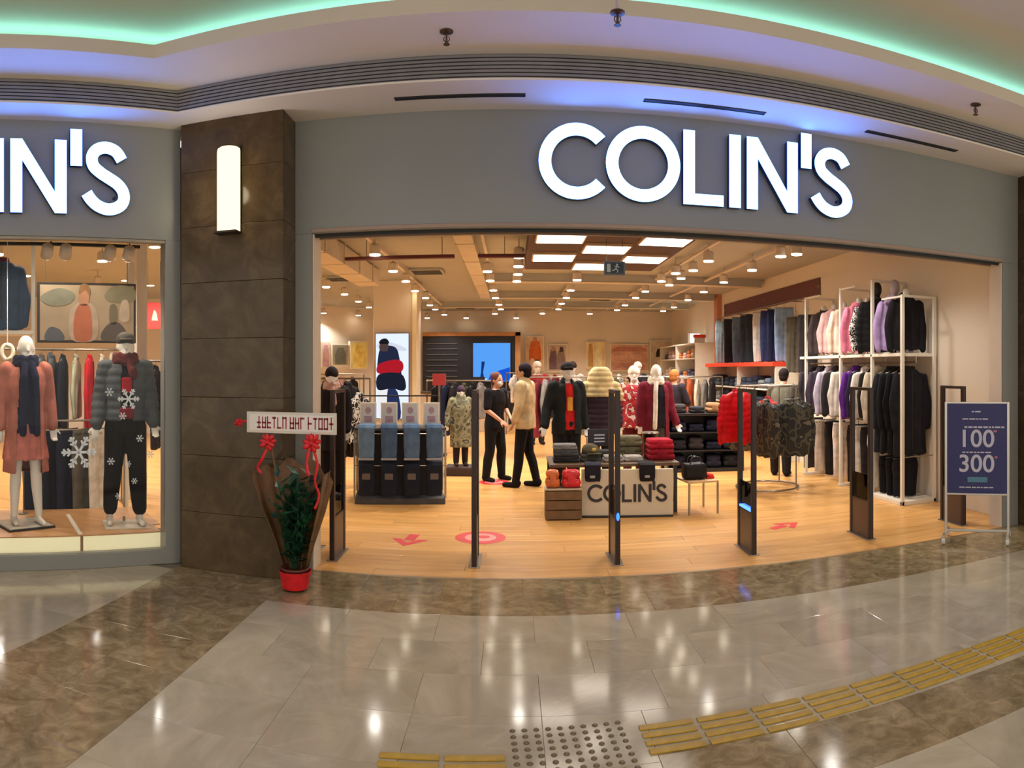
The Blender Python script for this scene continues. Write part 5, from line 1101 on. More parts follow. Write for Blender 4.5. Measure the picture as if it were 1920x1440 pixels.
# --- round rack with camouflage and red jackets
rc = Vector((3.46, 8.82, 0)); zt = 1.42
rr = thing('round_rack', 'round steel clothes rack of camouflage jackets', 'clothes rack', rc)
n_ = 28; MB().tube([(0.43*math.cos(2*PI*i/n_),0.43*math.sin(2*PI*i/n_),zt) for i in range(n_+1)], 0.012, 8, False).build('top_ring', M_STEEL, rr, True)
MB().tube([(0.43*math.cos(2*PI*i/n_),0.43*math.sin(2*PI*i/n_),0.03) for i in range(n_+1)], 0.014, 8, False).build('base_ring', M_STEEL, rr, True)
for i in range(4): a_ = PI/4+i*PI/2; MB().tube([(0.43*math.cos(a_),0.43*math.sin(a_),0.03),(0.43*math.cos(a_),0.43*math.sin(a_),zt)], 0.011, 6).build('upright', M_STEEL, rr)
MB().tube([(-0.43,0,zt),(0.43,0,zt)], 0.01, 6).tube([(0,-0.43,zt),(0,0.43,zt)], 0.01, 6).build('spoke', M_STEEL, rr)
for k, (deg, kd, mt, lb) in enumerate([(-112.5,'jacket',M_CAMO2,'dark camouflage jacket on the round rack facing the gate'),(-67.5,'jacket',M_CAMO2,'dark camouflage jacket on the round rack beside the gate-side one'),(-22.5,'jacket',M_CAMO2,'dark camouflage jacket on the round rack towards the wall rack'),(112.5,'jacket',M_CAMO2,'dark camouflage jacket on the far side of the round rack'),
     (-157.5,'puffer',cloth((214,20,26),0.45),'bright red padded jacket on the round rack'),(157.5,'puffer',cloth((178,20,30),0.45),'deep red padded jacket behind the bright one on the round rack'),(22.5,'puffer',cloth((52,50,48)),'charcoal padded jacket on the far side of the round rack'),(67.5,'puffer',cloth((150,24,30),0.5),'dark red padded jacket on the far side of the round rack')]):
    a_ = math.radians(deg); dz = 0.0 if k in (4,5) else 0.12
    hang(kd, mt, lb, rc+Vector((0.43*math.cos(a_),0.43*math.sin(a_),zt-dz)), a_+0.62, 'jackets on the round rack', None, 1+(k%3), sy=0.46, extra=([('hook_extension', MB().tube([(0,0,-0.02),(0,0,dz)], 0.005, 6), M_STEEL)] if dz else None))
# ================================================================== WALL RACK, JEANS WALL, REAR OF THE SHOP
rk = thing('garment_rack', 'tall white steel wall rack with shelf and hanging rail', 'clothes rack', (0,0,0))
YS = [6.93, 7.65, 8.53, 9.70]; ZT = [2.55, 2.81, 2.79, 2.77]
for y, zt in zip(YS, ZT):
    for x in (4.46, 4.93): MB().bbox(x-0.02, x+0.02, y-0.02, y+0.02, 0.0, zt, 0.004).build('post', M_WHITE, rk)
    MB().bbox(4.48, 4.91, y-0.015, y+0.015, zt-0.03, zt, 0.004).build('cross_bar', M_WHITE, rk)
for a, b, z in ((6.95, 7.40, 2.53), (8.1, 8.51, 2.77), (9.2, 9.68, 2.75)): MB().bbox(4.445, 4.475, a, b, z-0.012, z+0.012, 0.003).build('top_bar', M_WHITE, rk)
MB().bbox(4.44, 4.95, 6.95, 9.9, 1.805, 1.845, 0.005).build('shelf', M_WHITE, rk)
MB().tube([(4.66,6.93,1.735),(4.66,9.95,1.735)], 0.013, 8).build('rail', M_STEEL, rk)
for y in YS: MB().tube([(4.66,y,1.735),(4.66,y,1.81)], 0.008, 6).build('rail_hanger', M_STEEL, rk)
MB().bbox(4.44, 4.95, 6.91, 7.66, 0.0, 0.05, 0.005).build('base_tray', M_WHITE, rk)
for y in YS[1:]: MB().bbox(4.42, 4.95, y-0.025, y+0.025, 0.0, 0.04, 0.005).build('foot', M_WHITE, rk)
MB().tube([(4.66,7.65,0.95),(4.66,9.95,0.95)], 0.011, 8).build('lower_rail', M_STEEL, rk)
for y in YS[1:]: MB().tube([(4.46,y,0.95),(4.93,y,0.95)], 0.008, 6).build('rail_bracket', M_STEEL, rk)
MB().tube([(4.66,6.93,0.58),(4.66,7.65,0.58)], 0.011, 8).build('lower_rail', M_STEEL, rk)
for y in YS[:2]: MB().tube([(4.46,y,0.58),(4.93,y,0.58)], 0.008, 6).build('rail_bracket', M_STEEL, rk)
GR = 'clothes on the white wall rack'
up = [(9.86,'hoodie',(62,54,60),'charcoal hoodie at the far end of the wall rack rail'),(9.52,'hoodie',(70,60,72),'plum grey hoodie on the wall rack rail'),(9.22,'hoodie',(206,192,206),'pale lavender hoodie on the wall rack rail'),(8.98,'hoodie',(50,44,46),'dark grey hoodie beside the white one on the wall rack rail'),(8.76,'hoodie',(232,222,206),'white hoodie beside the purple one on the wall rack rail'),
      (8.40,'hoodie',(104,46,146),'bright purple hoodie on the wall rack rail'),(8.24,'slim',(40,34,60),'ink blue top behind the purple hoodie on the wall rack rail'),(8.09,'hoodie',(236,226,214),'white hoodie behind the gate on the wall rack rail'),(7.93,'slim',(40,34,34),'black top behind the gate on the wall rack rail'),(7.78,'hoodie',(214,200,178),'cream hoodie on the wall rack rail'),
      (7.52,'coat',(44,46,50),'slate long coat on the wall rack rail'),(7.37,'coat',(30,30,32),'black long coat in the middle of the coat end of the wall rack'),(7.215,'coat',(24,24,28),'jet black long coat near the end of the wall rack'),(7.06,'coat',(34,34,40),'blue black long coat at the open end of the wall rack')]
for k, (y, kd, c_, lb) in enumerate(up): hang(kd, c_, lb, (4.66, y, 1.735), -0.06, GR, None, 50+k % 4, sy=0.55, sz=1.05 if kd == 'coat' else 1.0)
lo = [(9.86,(60,54,52),'taupe joggers low on the wall rack'),(9.45,(196,180,164),'stone joggers low on the wall rack'),(9.1,(34,30,32),'black joggers low at the far end of the wall rack'),(8.82,(226,206,192),'pale pink joggers low on the wall rack'),(8.38,(30,26,28),'black joggers under the purple hoodie'),(8.2,(226,218,206),'white joggers low on the wall rack'),(8.0,(36,32,34),'graphite joggers low on the wall rack'),(7.80,(228,220,206),'white joggers behind the gate low on the wall rack'),(7.52,(28,26,30),'black trousers under the slate coat on the wall rack'),(7.34,(24,24,28),'jet trousers under the black coats on the wall rack'),(7.18,(30,30,36),'blue black trousers near the open end of the wall rack')]
for k, (y, c_, lb) in enumerate(lo): hang('trousers', c_, lb, (4.66, y, 0.95 if y > 7.65 else 0.58), -0.06, 'joggers on the lower wall rack rail', None, 60+k % 3, sy=0.6, sz=0.79 if y > 7.65 else 0.47)
# forms standing on the shelf
M_STR = patches('bw_stripe', [(20,18,20),(236,228,220),(24,22,24),(230,224,216)], 18)
def form(y, kd, mt, lab, head=None, x=4.65, rz=-0.2, h=0.78, seed=70):
    if isinstance(mt, tuple): mt = cloth(mt)
    L = {'coat':1.02,'dress':0.95,'puffer':0.70,'slim':0.66}.get(kd, 0.68)
    z = 1.846
    t = thing('torso_form', lab, 'mannequin', (x, y, z), rz, 'torso forms on the wall rack shelf'); t.scale = (0.95, 0.8, 1)
    MB().lathe([(0.09,0),(0.085,0.012),(0.012,0.016),(0.012,0.2),(0.012,0.26)], (0,0,0), 14).build('stand', M_STEEL, t)
    put('garment_body', g_top(kd, seed), mt, t, (0,0,L+0.042)); MB().cap((0,0,L+0.02),0.052,(0,-0.005,L+0.08),0.048).build('neck', M_DUMMY if head is None else head, t, True)
    MB().rings([(0,-0.005,L+0.015,0.072,0.055,0.25),(0,-0.005,L+0.055,0.066,0.05,0.25)], 16).build('collar', mt, t, True)
    if head is not None: MB().ell((0,-0.015,L+0.165), (0.068,0.085,0.105), 14, 10).build('head', head, t, True)
    return t
form(9.46, 'slim', (70,60,60), 'taupe form at the far end of the wall rack shelf'); form(9.12, 'slim', (226,178,176), 'pale pink cropped top form on the wall rack shelf'); form(8.80, 'slim', (232,206,184), 'peach cream top form on the wall rack shelf')
form(8.34, 'hoodie', (232,130,158), 'bright pink hoodie form on the wall rack shelf', h=0.9); form(8.10, 'slim', M_STR, 'black and white striped form on the wall rack shelf'); form(7.86, 'puffer', (26,26,28), 'black jacket form with black head on the wall rack shelf', head=M_BLACK)
form(7.42, 'hoodie', (184,156,206), 'lavender hoodie form on the wall rack shelf', head=pbr('form_lilac', (176,160,170), 0.5)); form(7.14, 'hoodie', (30,28,32), 'black hoodie form at the open end of the wall rack shelf')
# --- jeans wall
jw = thing('jeans_shelf_unit', 'white shelf unit with orange red top shelf below the hanging jeans', 'shelf unit', (0,0,0))
for y in (11.15, 13.2, 15.3): MB().bbox(4.52, 4.97, y-0.02, y+0.02, 0, 1.70, 0.004).build('upright', M_WHITE, jw)
MB().bbox(4.46, 4.975, 11.12, 15.33, 1.70, 1.78, 0.006).build('red_shelf', pbr('shelf_red', (232,74,48), 0.45, var=0.04), jw)
for z in (0.30, 0.62, 0.94, 1.26): MB().bbox(4.52, 4.97, 11.17, 15.28, z, z+0.025, 0.004).build('shelf', M_WHITE, jw)
rnd = random.Random(9); zs = [(0.65,'low'),(0.97,'middle'),(1.29,'upper')]
for z, nm in zs:
    for k in range(12):
        y = 11.36+0.335*k + (0.03 if k > 5 else 0); cn, c_ = rnd.choice([('mid blue',(58,66,82)),('indigo',(38,42,56)),('light blue',(90,100,116)),('moss black',(46,50,48)),('grey green',(70,78,76)),('black',(34,34,40)),('pale grey',(120,124,128))])
        folded(0.36, 0.27, rnd.choice((0.16,0.2,0.24)), c_, '%s folded denim on the %s shelf of the jeans wall' % (cn, nm), (4.74, y, z-0.004), 0.0, 'folded denim on the jeans wall')
jr = thing('wall_rail', 'steel wall rail carrying a row of hanging jeans', 'clothes rack', (0,0,0)); MB().tube([(4.74,11.0,2.84),(4.74,15.4,2.84)], 0.012, 8).build('rail', M_STEEL, jr)
for y in (11.0, 12.5, 14.0, 15.4): MB().tube([(4.74,y,2.84),(4.985,y,2.84)], 0.010, 6).build('wall_bracket', M_STEEL, jr)
for k, (x, c_, lb) in enumerate([(1356,(128,146,156),'washed grey blue jeans beside the rose beige column'),(1372,(40,40,46),'black jeans hanging on the jeans wall'),(1388,(96,116,140),'mid blue jeans hanging on the jeans wall'),(1404,(52,60,72),'slate blue jeans hanging on the jeans wall'),(1414,(44,50,58),'charcoal jeans hanging beside the white ones'),
   (1428,(206,204,196),'white jeans hanging on the jeans wall'),(1443,(44,52,88),'indigo jeans hanging on the jeans wall'),(1456,(30,36,64),'dark navy jeans hanging on the jeans wall'),(1470,(134,158,192),'light blue jeans beside the khaki trousers'),(1492,(96,88,76),'khaki trousers hanging past the light blue jeans'),(1515,(60,54,52),'dark taupe trousers hanging past the khaki ones')]):
    y = 4.74/math.tan((x-XF)/F)
    if y < 11.0:
        hang('trousers', c_, lb, (4.74, y, 2.64), -0.3, 'jeans on the jeans wall', 'jeans', 80+k % 3, sz=0.95, extra=[('hook_extension', MB().tube([(0,0,-0.01),(0,0,0.22)], 0.004, 6), M_STEEL)])
    else: hang('trousers', c_, lb, (4.74, y, 2.84), -0.3, 'jeans on the jeans wall', 'jeans', 80+k % 3, sz=0.95)
MB().tube([(4.74,9.9,2.84),(4.74,11.0,2.84)], 0.012, 8).build('rail', M_STEEL, jr)
t = thing('wall_banner', 'plain reddish brown banner panel high on the side wall', 'banner', (4.972, 0, 0)); MB().bbox(-0.012, 0.006, 10.25, 15.45, 2.88, 3.18, 0.003).build('panel', pbr('banner_brown', (98,50,46), 0.6, var=0.05), t)
for y in (10.3, 12.85, 15.4): MB().bbox(-0.018, -0.010, y-0.02, y+0.02, 3.02, 3.05, 0.002).build('clip', M_STEEL, t)
struct(MB().bbox(4.86, 4.98, 15.7, 15.95, 0, 3.45, 0.006).build('column', pbr('column_rose', (196,132,104), 0.6, var=0.04)), 'slim rose beige wall column past the jeans')
# --- rear part of the side wall
ru = thing('rear_shelf_unit', 'white open shelf unit near the rear of the side wall', 'shelf unit', (0,0,0))
for y in (16.2, 18.2, 20.2): MB().bbox(4.45, 4.97, y-0.025, y+0.025, 0, 2.3, 0.004).build('upright', M_WHITE, ru)
for z in (0.4, 0.9, 1.4, 1.9, 2.28): MB().bbox(4.45, 4.97, 16.2, 20.2, z, z+0.03, 0.004).build('shelf', M_WHITE, ru)
lb_ = thing('lit_sign_box', 'small glowing white sign box above the rear shelf unit', 'sign', (4.62, 16.9, 2.311)); MB().bbox(-0.15,0.15,-0.06,0.06,0,0.26,0.01).build('case', M_WHITE, lb_); MB().box(-0.13,0.13,-0.064,-0.06,0.02,0.24).build('lit_face', glow('sign_white', (0.9,0.85,1.0), 4), lb_)
rb = thing('red_sign_box', 'small red topped sign box at the end of the rear shelf unit', 'sign', (4.62, 16.4, 2.311)); MB().bbox(-0.13,0.13,-0.05,0.05,0,0.12,0.01).build('case', M_WHITE, rb); MB().bbox(-0.15,0.15,-0.07,0.07,0.12,0.20,0.01).build('cover', pbr('shelf_red', (232,74,48), 0.45), rb)
rnd = random.Random(21)
RCOL = [('orange',(206,120,70)),('tan',(178,150,120)),('blush',(226,190,170)),('brown',(120,100,90)),('cream',(214,200,180)),('slate',(90,84,100)),('rose',(196,160,150))]
for z, nm in ((0.43,'lowest'),(0.93,'second'),(1.43,'third'),(1.93,'top')):
    for k in range(9):
        cn, c_ = rnd.choice(RCOL)
        folded(0.34, 0.30, rnd.choice((0.16,0.22,0.28)), c_, '%s folded knitwear on the %s shelf of the rear unit' % (cn, nm), (4.70, 16.42+0.40*k+(0.16 if k > 3 else 0), z), 0, 'folded knitwear in the rear unit')
# --- rear wall
M_PAN = {}
def panel(x0, x1, y0, y1, lab, col, shapes=(), d=20.93, name='wall_poster', fr=(236,226,208)):
    a, b = PY(x0, y1, d), PY(x1, y0, d)
    t = thing(name, lab, 'poster', (0,d,0), 0, 'posters on the rear wall')
    MB().bbox(a.x, b.x, 0.0, 0.068, a.z, b.z, 0.01).build('board', pbr('fr_%d_%d_%d' % fr, fr, 0.6, var=0.03), t)
    MB().box(a.x+0.03, b.x-0.03, -0.006, 0.0, a.z+0.03, b.z-0.03).build('print_ground', pbr('pg_%d_%d_%d' % col, col, 0.7, var=0.2, vs=4), t)
    for k, (u0,u1,v0,v1,c_) in enumerate(shapes):
        W_, H_ = b.x-a.x, b.z-a.z
        MB().rings([(a.x+W_*(u0+u1)/2,-0.008-0.002*k,a.z+H_*v0,W_*(u1-u0)/2,0.004),(a.x+W_*(u0+u1)/2,-0.008-0.002*k,a.z+H_*(v0+v1)/2,W_*(u1-u0)/2,0.004),(a.x+W_*(u0+u1)/2,-0.008-0.002*k,a.z+H_*v1,W_*(u1-u0)/3,0.004)], 12, 3).build('print', pbr('pp_%d_%d_%d' % c_, c_, 0.7, var=0.2, vs=6), t)
    return t
panel(985,1020,630,695,'poster of an orange jacket on the rear wall',(228,196,160),[(0.2,0.85,0.3,0.85,(220,110,50)),(0.25,0.5,0.08,0.35,(236,226,216)),(0.5,0.8,0.08,0.32,(90,40,34)),(0.4,0.62,0.85,0.97,(200,150,120))])
panel(1026,1064,645,698,'muted group photo poster on the rear wall',(206,186,170),[(0.1,0.5,0.1,0.8,(120,96,104)),(0.45,0.9,0.1,0.75,(150,128,124)),(0.2,0.4,0.75,0.92,(190,150,130)),(0.6,0.8,0.72,0.9,(80,60,60))])
panel(1099,1136,640,692,'pale yellow striped poster on the rear wall',(232,206,150),[(0.45,0.8,0.02,0.98,(246,230,180)),(0.1,0.35,0.1,0.9,(190,150,90))])
panel(1144,1216,645,696,'wide dusty pink poster on the rear wall',(214,164,140),[(0.05,0.95,0.72,0.9,(190,130,112)),(0.1,0.9,0.42,0.6,(226,176,152)),(0.05,0.9,0.12,0.3,(196,140,120))])
panel(1218,1258,638,695,'white framed poster with a dark figure on the rear wall',(206,190,170),[(0.3,0.7,0.45,0.72,(34,28,28)),(0.35,0.65,0.15,0.45,(230,214,200)),(0.42,0.58,0.72,0.92,(214,190,160))])
def panelL(x0, x1, y0, y1, lab, col, c2):                 # on the slanting wall
    tt = 16.62; s0, s1 = SL(x0,tt), SL(x1,tt); z0, z1 = PL((x0+x1)/2,y1,tt).z, PL((x0+x1)/2,y0,tt).z
    t = thing('wall_poster', lab, 'poster', LS(0,tt), RZ, 'posters on the slanting wall')
    MB().bbox(s0, s1, 0.0, 0.09, z0, z1, 0.01).build('board', M_WHITE, t); MB().box(s0+0.03, s1-0.03, -0.006, 0, z0+0.03, z1-0.03).build('print_ground', pbr('pg_%d_%d_%d' % col, col, 0.7, var=0.25, vs=3), t)
    MB().rings([((s0+s1)/2,-0.008,z0+0.05,(s1-s0)*0.3,0.004),((s0+s1)/2,-0.008,(z0+z1)/2,(s1-s0)*0.34,0.004),((s0+s1)/2,-0.008,z1-0.1,(s1-s0)*0.18,0.004)], 12, 3).build('print', pbr('pp_%d_%d_%d' % c2, c2, 0.7, var=0.2, vs=6), t)
panelL(622,654,645,686,'grey green poster on the slanting wall', (150,150,132),(110,112,100)); panelL(656,690,640,692,'pale yellow poster on the slanting wall', (244,226,150),(240,214,120)); panelL(602,620,640,690,'pale rose poster on the slanting wall', (226,200,190),(190,150,150))
# --- free-standing rails of clothes in the rear half
PAL = {'charcoal':(44,40,44),'wine':(110,34,44),'cream':(222,206,184),'grey':(130,124,120),'navy':(36,42,66),'rust':(186,92,54),'olive':(96,92,68),'white':(230,220,208),'black':(26,24,26),'tan':(180,140,100),'rose':(206,150,140)}
def frail(cx, cy, rz, ln, z, cols, lab, where, kinds=('slim','coat','hoodie')):
    R_ = Matrix.Rotation(rz, 4, 'Z'); c_ = Vector((cx,cy,0))
    t = thing('clothes_rail', lab, 'clothes rack', c_, rz)
    MB().tube([(-ln/2,0,z),(ln/2,0,z)], 0.013, 8).build('rail', M_STEEL, t)
    for s in (-1,1):
        MB().tube([(s*ln/2,0,0),(s*ln/2,0,z)], 0.014, 8).build('upright', M_STEEL, t); MB().bbox(s*ln/2-0.02,s*ln/2+0.02,-0.25,0.25,0,0.025,0.004).build('foot', M_STEEL, t)
    for k, cn in enumerate(cols):
        x = -ln/2+0.21+(ln-0.42)*k/max(1,len(cols)-1); q = c_ + R_ @ Vector((x,0,z))
        kd = kinds[k % len(kinds)]
        hang(kd, PAL[cn], '%s %s on the clothes rail %s' % (cn, {'slim':'sweater','coat':'long coat','hoodie':'hoodie','tee':'shirt','puffer':'padded jacket'}[kd], where), q, rz+1.12, 'clothes on the rail '+where, None, 90+k % 3)
frail(0.95, 12.6, 0.1, 1.7, 1.5, ['charcoal','wine','grey','black','rust','navy','cream','black','wine'], 'clothes rail of mixed knitwear behind the centre mannequins', 'behind the centre mannequins')
frail(2.3, 13.6, -0.1, 1.6, 1.5, ['black','rust','olive','tan','white','charcoal','wine'], 'clothes rail of earth tones in the rear half of the shop', 'in front of the pink poster')
frail(-1.05, 13.6, 0.1, 1.3, 1.42, ['black','navy','charcoal','olive','black','grey'], 'clothes rail of dark tops beyond the jeans table', 'beyond the jeans table')
frail(3.6, 13.2, 0.0, 1.2, 1.5, ['tan','rose','rust','cream','grey','charcoal'], 'clothes rail of warm tones near the jeans wall', 'near the jeans wall')
frail(-3.5, 12.4, 0.3, 1.5, 1.55, ['wine','charcoal','black','tan','cream','rose','black'], 'clothes rail beyond the dark coats', 'beyond the dark coats')
frail(0.7, 17.6, 0.0, 1.7, 1.55, ['white','black','cream','tan','grey','wine','white'], 'clothes rail before the rear posters', 'before the rear posters', ('tee','slim','hoodie'))
frail(3.0, 17.4, 0.0, 1.8, 1.55, ['rose','rust','white','charcoal','rust','cream','black'], 'clothes rail at the rear near the shelf unit', 'at the rear near the shelf unit', ('tee','slim','hoodie'))
for k, (x, y, mt, hc, lb) in enumerate([(1.35,15.2,(196,188,176),(60,44,40),'distant mannequin in pale grey top before the rear posters'),(0.55,15.0,(150,44,44),(210,190,170),'distant mannequin in brick red sweater before the rear posters'),(2.9,15.6,(40,36,40),(226,214,200),'distant mannequin in black sweater near the rear shelf unit')]):
    figure('mannequin', lb, 'mannequin', (x,y,0), 0.2*k, 1.8, wear=[dict(k='top', m=mt, fit=1.2, hem=0.82, n='sweater'), dict(k='trousers', m=(50,46,52), fit=1.1), dict(k='beanie', m=hc), dict(k='shoes', m=(40,36,36))], vox=0.016)
# --- cash desk
dp = thing('cash_wall', 'dark cash desk wall with oak frame and dim shelf lines', 'wall panel', (0,20.3,0))
a, b = PY(792,735,20.3), PY(966,630,20.3)
MB().bbox(a.x, b.x, 0.0, 0.5, 0.0, b.z, 0.01).build('panel', pbr('cash_black', (26,26,34), 0.4, var=0.1), dp)
M_OAK2 = pbr('oak_frame', (198,140,84), 0.5, var=0.12)
MB().bbox(b.x, b.x+0.16, -0.04, 0.5, 0.0, b.z+0.12, 0.008).build('frame_side', M_OAK2, dp); MB().bbox(a.x, b.x+0.16, -0.04, 0.5, b.z, b.z+0.12, 0.008).build('frame_top', M_OAK2, dp)
for k in range(8): MB().bbox(a.x+0.12, a.x+1.05, -0.03, 0.0, 1.25+0.165*k, 1.27+0.165*k, 0.004).build('shelf_line', pbr('shelf_dim', (92,86,86), 0.4), dp)
tv = thing('tv_screen', 'bright blue screen on the cash desk wall', 'television', (0,20.28,0)); a, b = PY(886,717,20.25), PY(958,642,20.25)
MB().bbox(a.x, b.x, -0.06, 0.018, a.z, b.z, 0.006).build('case', M_BLACK, tv)
MB().box(a.x+0.02, b.x-0.02, -0.065, -0.06, a.z+0.03, b.z-0.02).build('screen', glow('tv_blue', (0.10,0.36,0.95), 1.0), tv)
W_, H_ = b.x-a.x, b.z-a.z
MB().prism([(a.x+W_*0.4,a.z+0.05),(b.x-0.03,a.z+0.05),(b.x-0.03,a.z+H_*0.38),(a.x+W_*0.7,a.z+H_*0.30),(a.x+W_*0.45,a.z+H_*0.16)], -0.069, -0.065).build('screen_image', glow('tv_deep', (0.01,0.10,0.75), 0.9), tv)
MB().box(a.x+0.06, a.x+W_*0.38, -0.069, -0.065, a.z+0.04, a.z+0.12).build('screen_image', glow('tv_pale', (0.4,0.75,1.0), 1.0), tv)
MB().rings([(a.x+W_*0.25,-0.068,a.z+0.14,0.06,0.003),(a.x+W_*0.25,-0.068,a.z+0.30,0.03,0.003),(a.x+W_*0.28,-0.068,a.z+0.62,0.05,0.003)], 10).build('screen_image', glow('tv_dark', (0.01,0.05,0.25), 0.7), tv)
ds = thing('cash_desk', 'cream fronted cash desk with dark top', 'counter', (-1.35,18.4,0)); MB().bbox(-1.35,1.25,-0.3,0.3,0.0,1.0,0.01).build('body', pbr('desk_cream', (206,186,160), 0.5, var=0.05), ds); MB().bbox(-1.4,1.3,-0.36,0.34,1.0,1.04,0.008).build('top', pbr('desk_top', (70,52,44), 0.4), ds)
for x in (-0.7, 0.1): MB().bbox(x-0.005,x+0.005,-0.305,-0.299,0.05,0.98,0.001).build('front_joint', M_BLACK, ds)
for x, lb in ((-2.1,'cash register screen at the far end of the cash desk'),(-0.9,'cash register screen near the television')):
    q = thing('cash_register', lb, 'register', (x,18.4,1.041)); MB().bbox(-0.12,0.12,-0.1,0.1,0,0.05,0.008).build('base', M_BLACK, q); MB().tube([(0,0,0.04),(0,0,0.18)], 0.02, 8).build('neck', M_BLACK, q); MB().bbox(-0.17,0.17,-0.02,0.02,0.15,0.40,0.008).build('monitor', M_BLACK, q)
# --- column with backlit poster
col = sempty('column', 'square cream column with a backlit poster')
MB().bbox(-2.80, -1.94, 13.60, 14.4, 0, 3.45, 0.012).build('shaft', M_WALLC, col); MB().bbox(-2.00, -1.90, 13.55, 13.64, 0, 3.20, 0.01).build('lit_side_strip', pbr('lit_side_cream', (244,232,196), 0.5, var=0.02), col)  # pale strip: light on the column's side put into colour
d = 13.57; lbx = thing('backlit_poster', 'backlit poster of a model in navy and red jacket on the column', 'poster', (0,d,0)); a, b = PY(704,785,d), PY(768,624,d)
MB().bbox(a.x, b.x, -0.04, 0.028, a.z, b.z, 0.006).build('case', M_STEEL, lbx)
MB().box(a.x+0.015, b.x-0.015, -0.044, -0.04, a.z+0.015, b.z-0.015).build('lit_face', glow('lightbox', (0.72,0.80,1.0), 1.15), lbx)
def lp(pts, colr, st, nm, k):
    MB().prism([(a.x+(x-704)/64*(b.x-a.x), b.z-(y-624)/161*(b.z-a.z)) for x, y in smoothloop(pts)][::-1], -0.046-0.0015*k, -0.0445-0.0015*k).build(nm, glow('lb_%s%d' % (nm,k), s2l(colr), st), lbx)
lp([(710,645),(730,641),(760,652),(758,658),(712,652)], (214,220,236), 1.0, 'print_snow', 0); lp([(712,700),(710,668),(716,652),(732,648),(746,656),(752,690),(750,706)], (40,48,74), 0.8, 'print_jacket', 1)
lp([(708,698),(712,682),(742,674),(756,680),(754,696),(730,702)], (186,30,44), 0.9, 'print_sleeves', 2); lp([(709,730),(711,702),(752,700),(762,722),(756,732),(736,728)], (34,38,54), 0.8, 'print_jacket', 3)
lp([(712,782),(710,732),(726,730),(730,782)], (238,238,240), 1.0, 'print_trousers', 1); lp([(730,782),(728,730),(746,734),(752,782)], (44,52,92), 0.9, 'print_trousers', 2); lp([(713,656),(714,642),(722,638),(729,644),(727,658)], (90,70,70), 0.8, 'print_head', 3); lp([(712,644),(716,636),(726,635),(730,644)], (30,30,36), 0.8, 'print_hat', 4)
rs = thing('red_stool', 'small red display box near the column', 'box', (-1.38,12.9,0)); MB().bbox(-0.14,0.14,-0.12,0.12,0,0.04,0.005).build('base', M_BLACK, rs); MB().tube([(0,0,0.03),(0,0,1.38)], 0.02, 8).build('pole', M_STEEL, rs); MB().bbox(-0.12,0.12,-0.1,0.1,1.34,1.56,0.01).build('case', pbr('box_maroon', (150,40,44), 0.5), rs)
# ================================================================== SHOP CEILING
rf = thing('ceiling_raft', 'dark brown ceiling raft with checkered glowing panels', 'ceiling light', (0,0,0))
MB().bbox(0.20, 2.24, 7.72, 10.85, 3.235, 3.40, 0.01).build('board', pbr('raft_brown', (74,46,42), 0.6, var=0.06), rf)
for x in (0.4, 2.0):
    for y in (8.0, 10.5): MB().tube([(x,y,3.39),(x,y,3.452)], 0.012, 6).build('hanger_rod', M_STEEL, rf)
M_RAFT = glow('raft_glow', (1.0,0.87,0.72), 5.0)
xs = [(0.28,0.88),(0.92,1.52),(1.56,2.16)]; ysr = [(7.80,8.40),(8.52,9.10),(9.24,9.82),(9.98,10.62)]
for r_, (a, b) in enumerate(ysr):
    for c_, (u, v) in enumerate(xs):
        if (r_ % 2 == 0) == (c_ != 1):
            f = MB().bbox(u, v, a, b, 3.20, 3.236, 0.004).build('light_panel', pbr('panel_edge', (214,176,130), 0.5), rf); MB().box(u+0.02, v-0.02, a+0.02, b-0.02, 3.196, 3.20).build('diffuser', M_RAFT, f)
M_DUCT = pbr('duct_cream', (206,192,168), 0.6, var=0.05); M_REDB = pbr('beam_red', (96,40,36), 0.6, var=0.05); M_VOID = pbr('ceiling_void', (120,104,92), 0.8, var=0.1)
d1_ = thing('air_duct', 'square cream air duct along the shop ceiling near the entrance jamb', 'duct', (-2.55,0,0)); MB().bbox(-0.19,0.19,7.6,12.0,3.14,3.42,0.012).build('duct', M_DUCT, d1_)
for y in (8.4, 9.4, 10.4, 11.4): MB().bbox(-0.205,0.205,y-0.02,y+0.02,3.13,3.449,0.004).build('flange', M_DUCT, d1_)
d2_ = thing('air_duct', 'slim cream air duct along the middle of the shop ceiling', 'duct', (-0.62,0,0)); MB().bbox(-0.12,0.12,6.2,16.0,3.30,3.44,0.012).build('duct', M_DUCT, d2_)
for y in (7.5, 9.0, 10.5, 12, 13.5, 15): MB().bbox(-0.13,0.13,y-0.02,y+0.02,3.29,3.449,0.004).build('flange', M_DUCT, d2_)
bm_ = thing('cable_tray', 'thin red brown cable tray across the shop ceiling', 'beam', (0,9.25,0))
for a, b in ((-2.3,-0.78),(-0.46,0.18)): MB().bbox(a, b, -0.05, 0.05, 3.16, 3.205, 0.006).build('tray', M_REDB, bm_)
for x in (-2.0,-0.95,-0.1): MB().tube([(x,0,3.2),(x,0,3.452)], 0.006, 6).build('rod', M_STEEL, bm_)
for k, (y, x0, x1, lab) in enumerate(((12.9,-0.46,4.9,'pale ceiling beam in the middle of the shop'),(15.8,-0.46,4.8,'pale ceiling beam two thirds back in the shop'),(18.2,-2.4,4.8,'pale ceiling beam near the rear wall'),(7.3,-2.3,-0.78,'pale ceiling beam just inside the entrance'))):
    t = thing('ceiling_beam', lab, 'beam', (0,y,0)); MB().bbox(x0,x1,-0.09,0.09,3.30,3.455,0.008).build('beam', M_CEILC, t); MB().bbox(x0,x1,-0.10,0.10,3.285,3.30,0.003).build('lower_flange', M_DUCT, t)
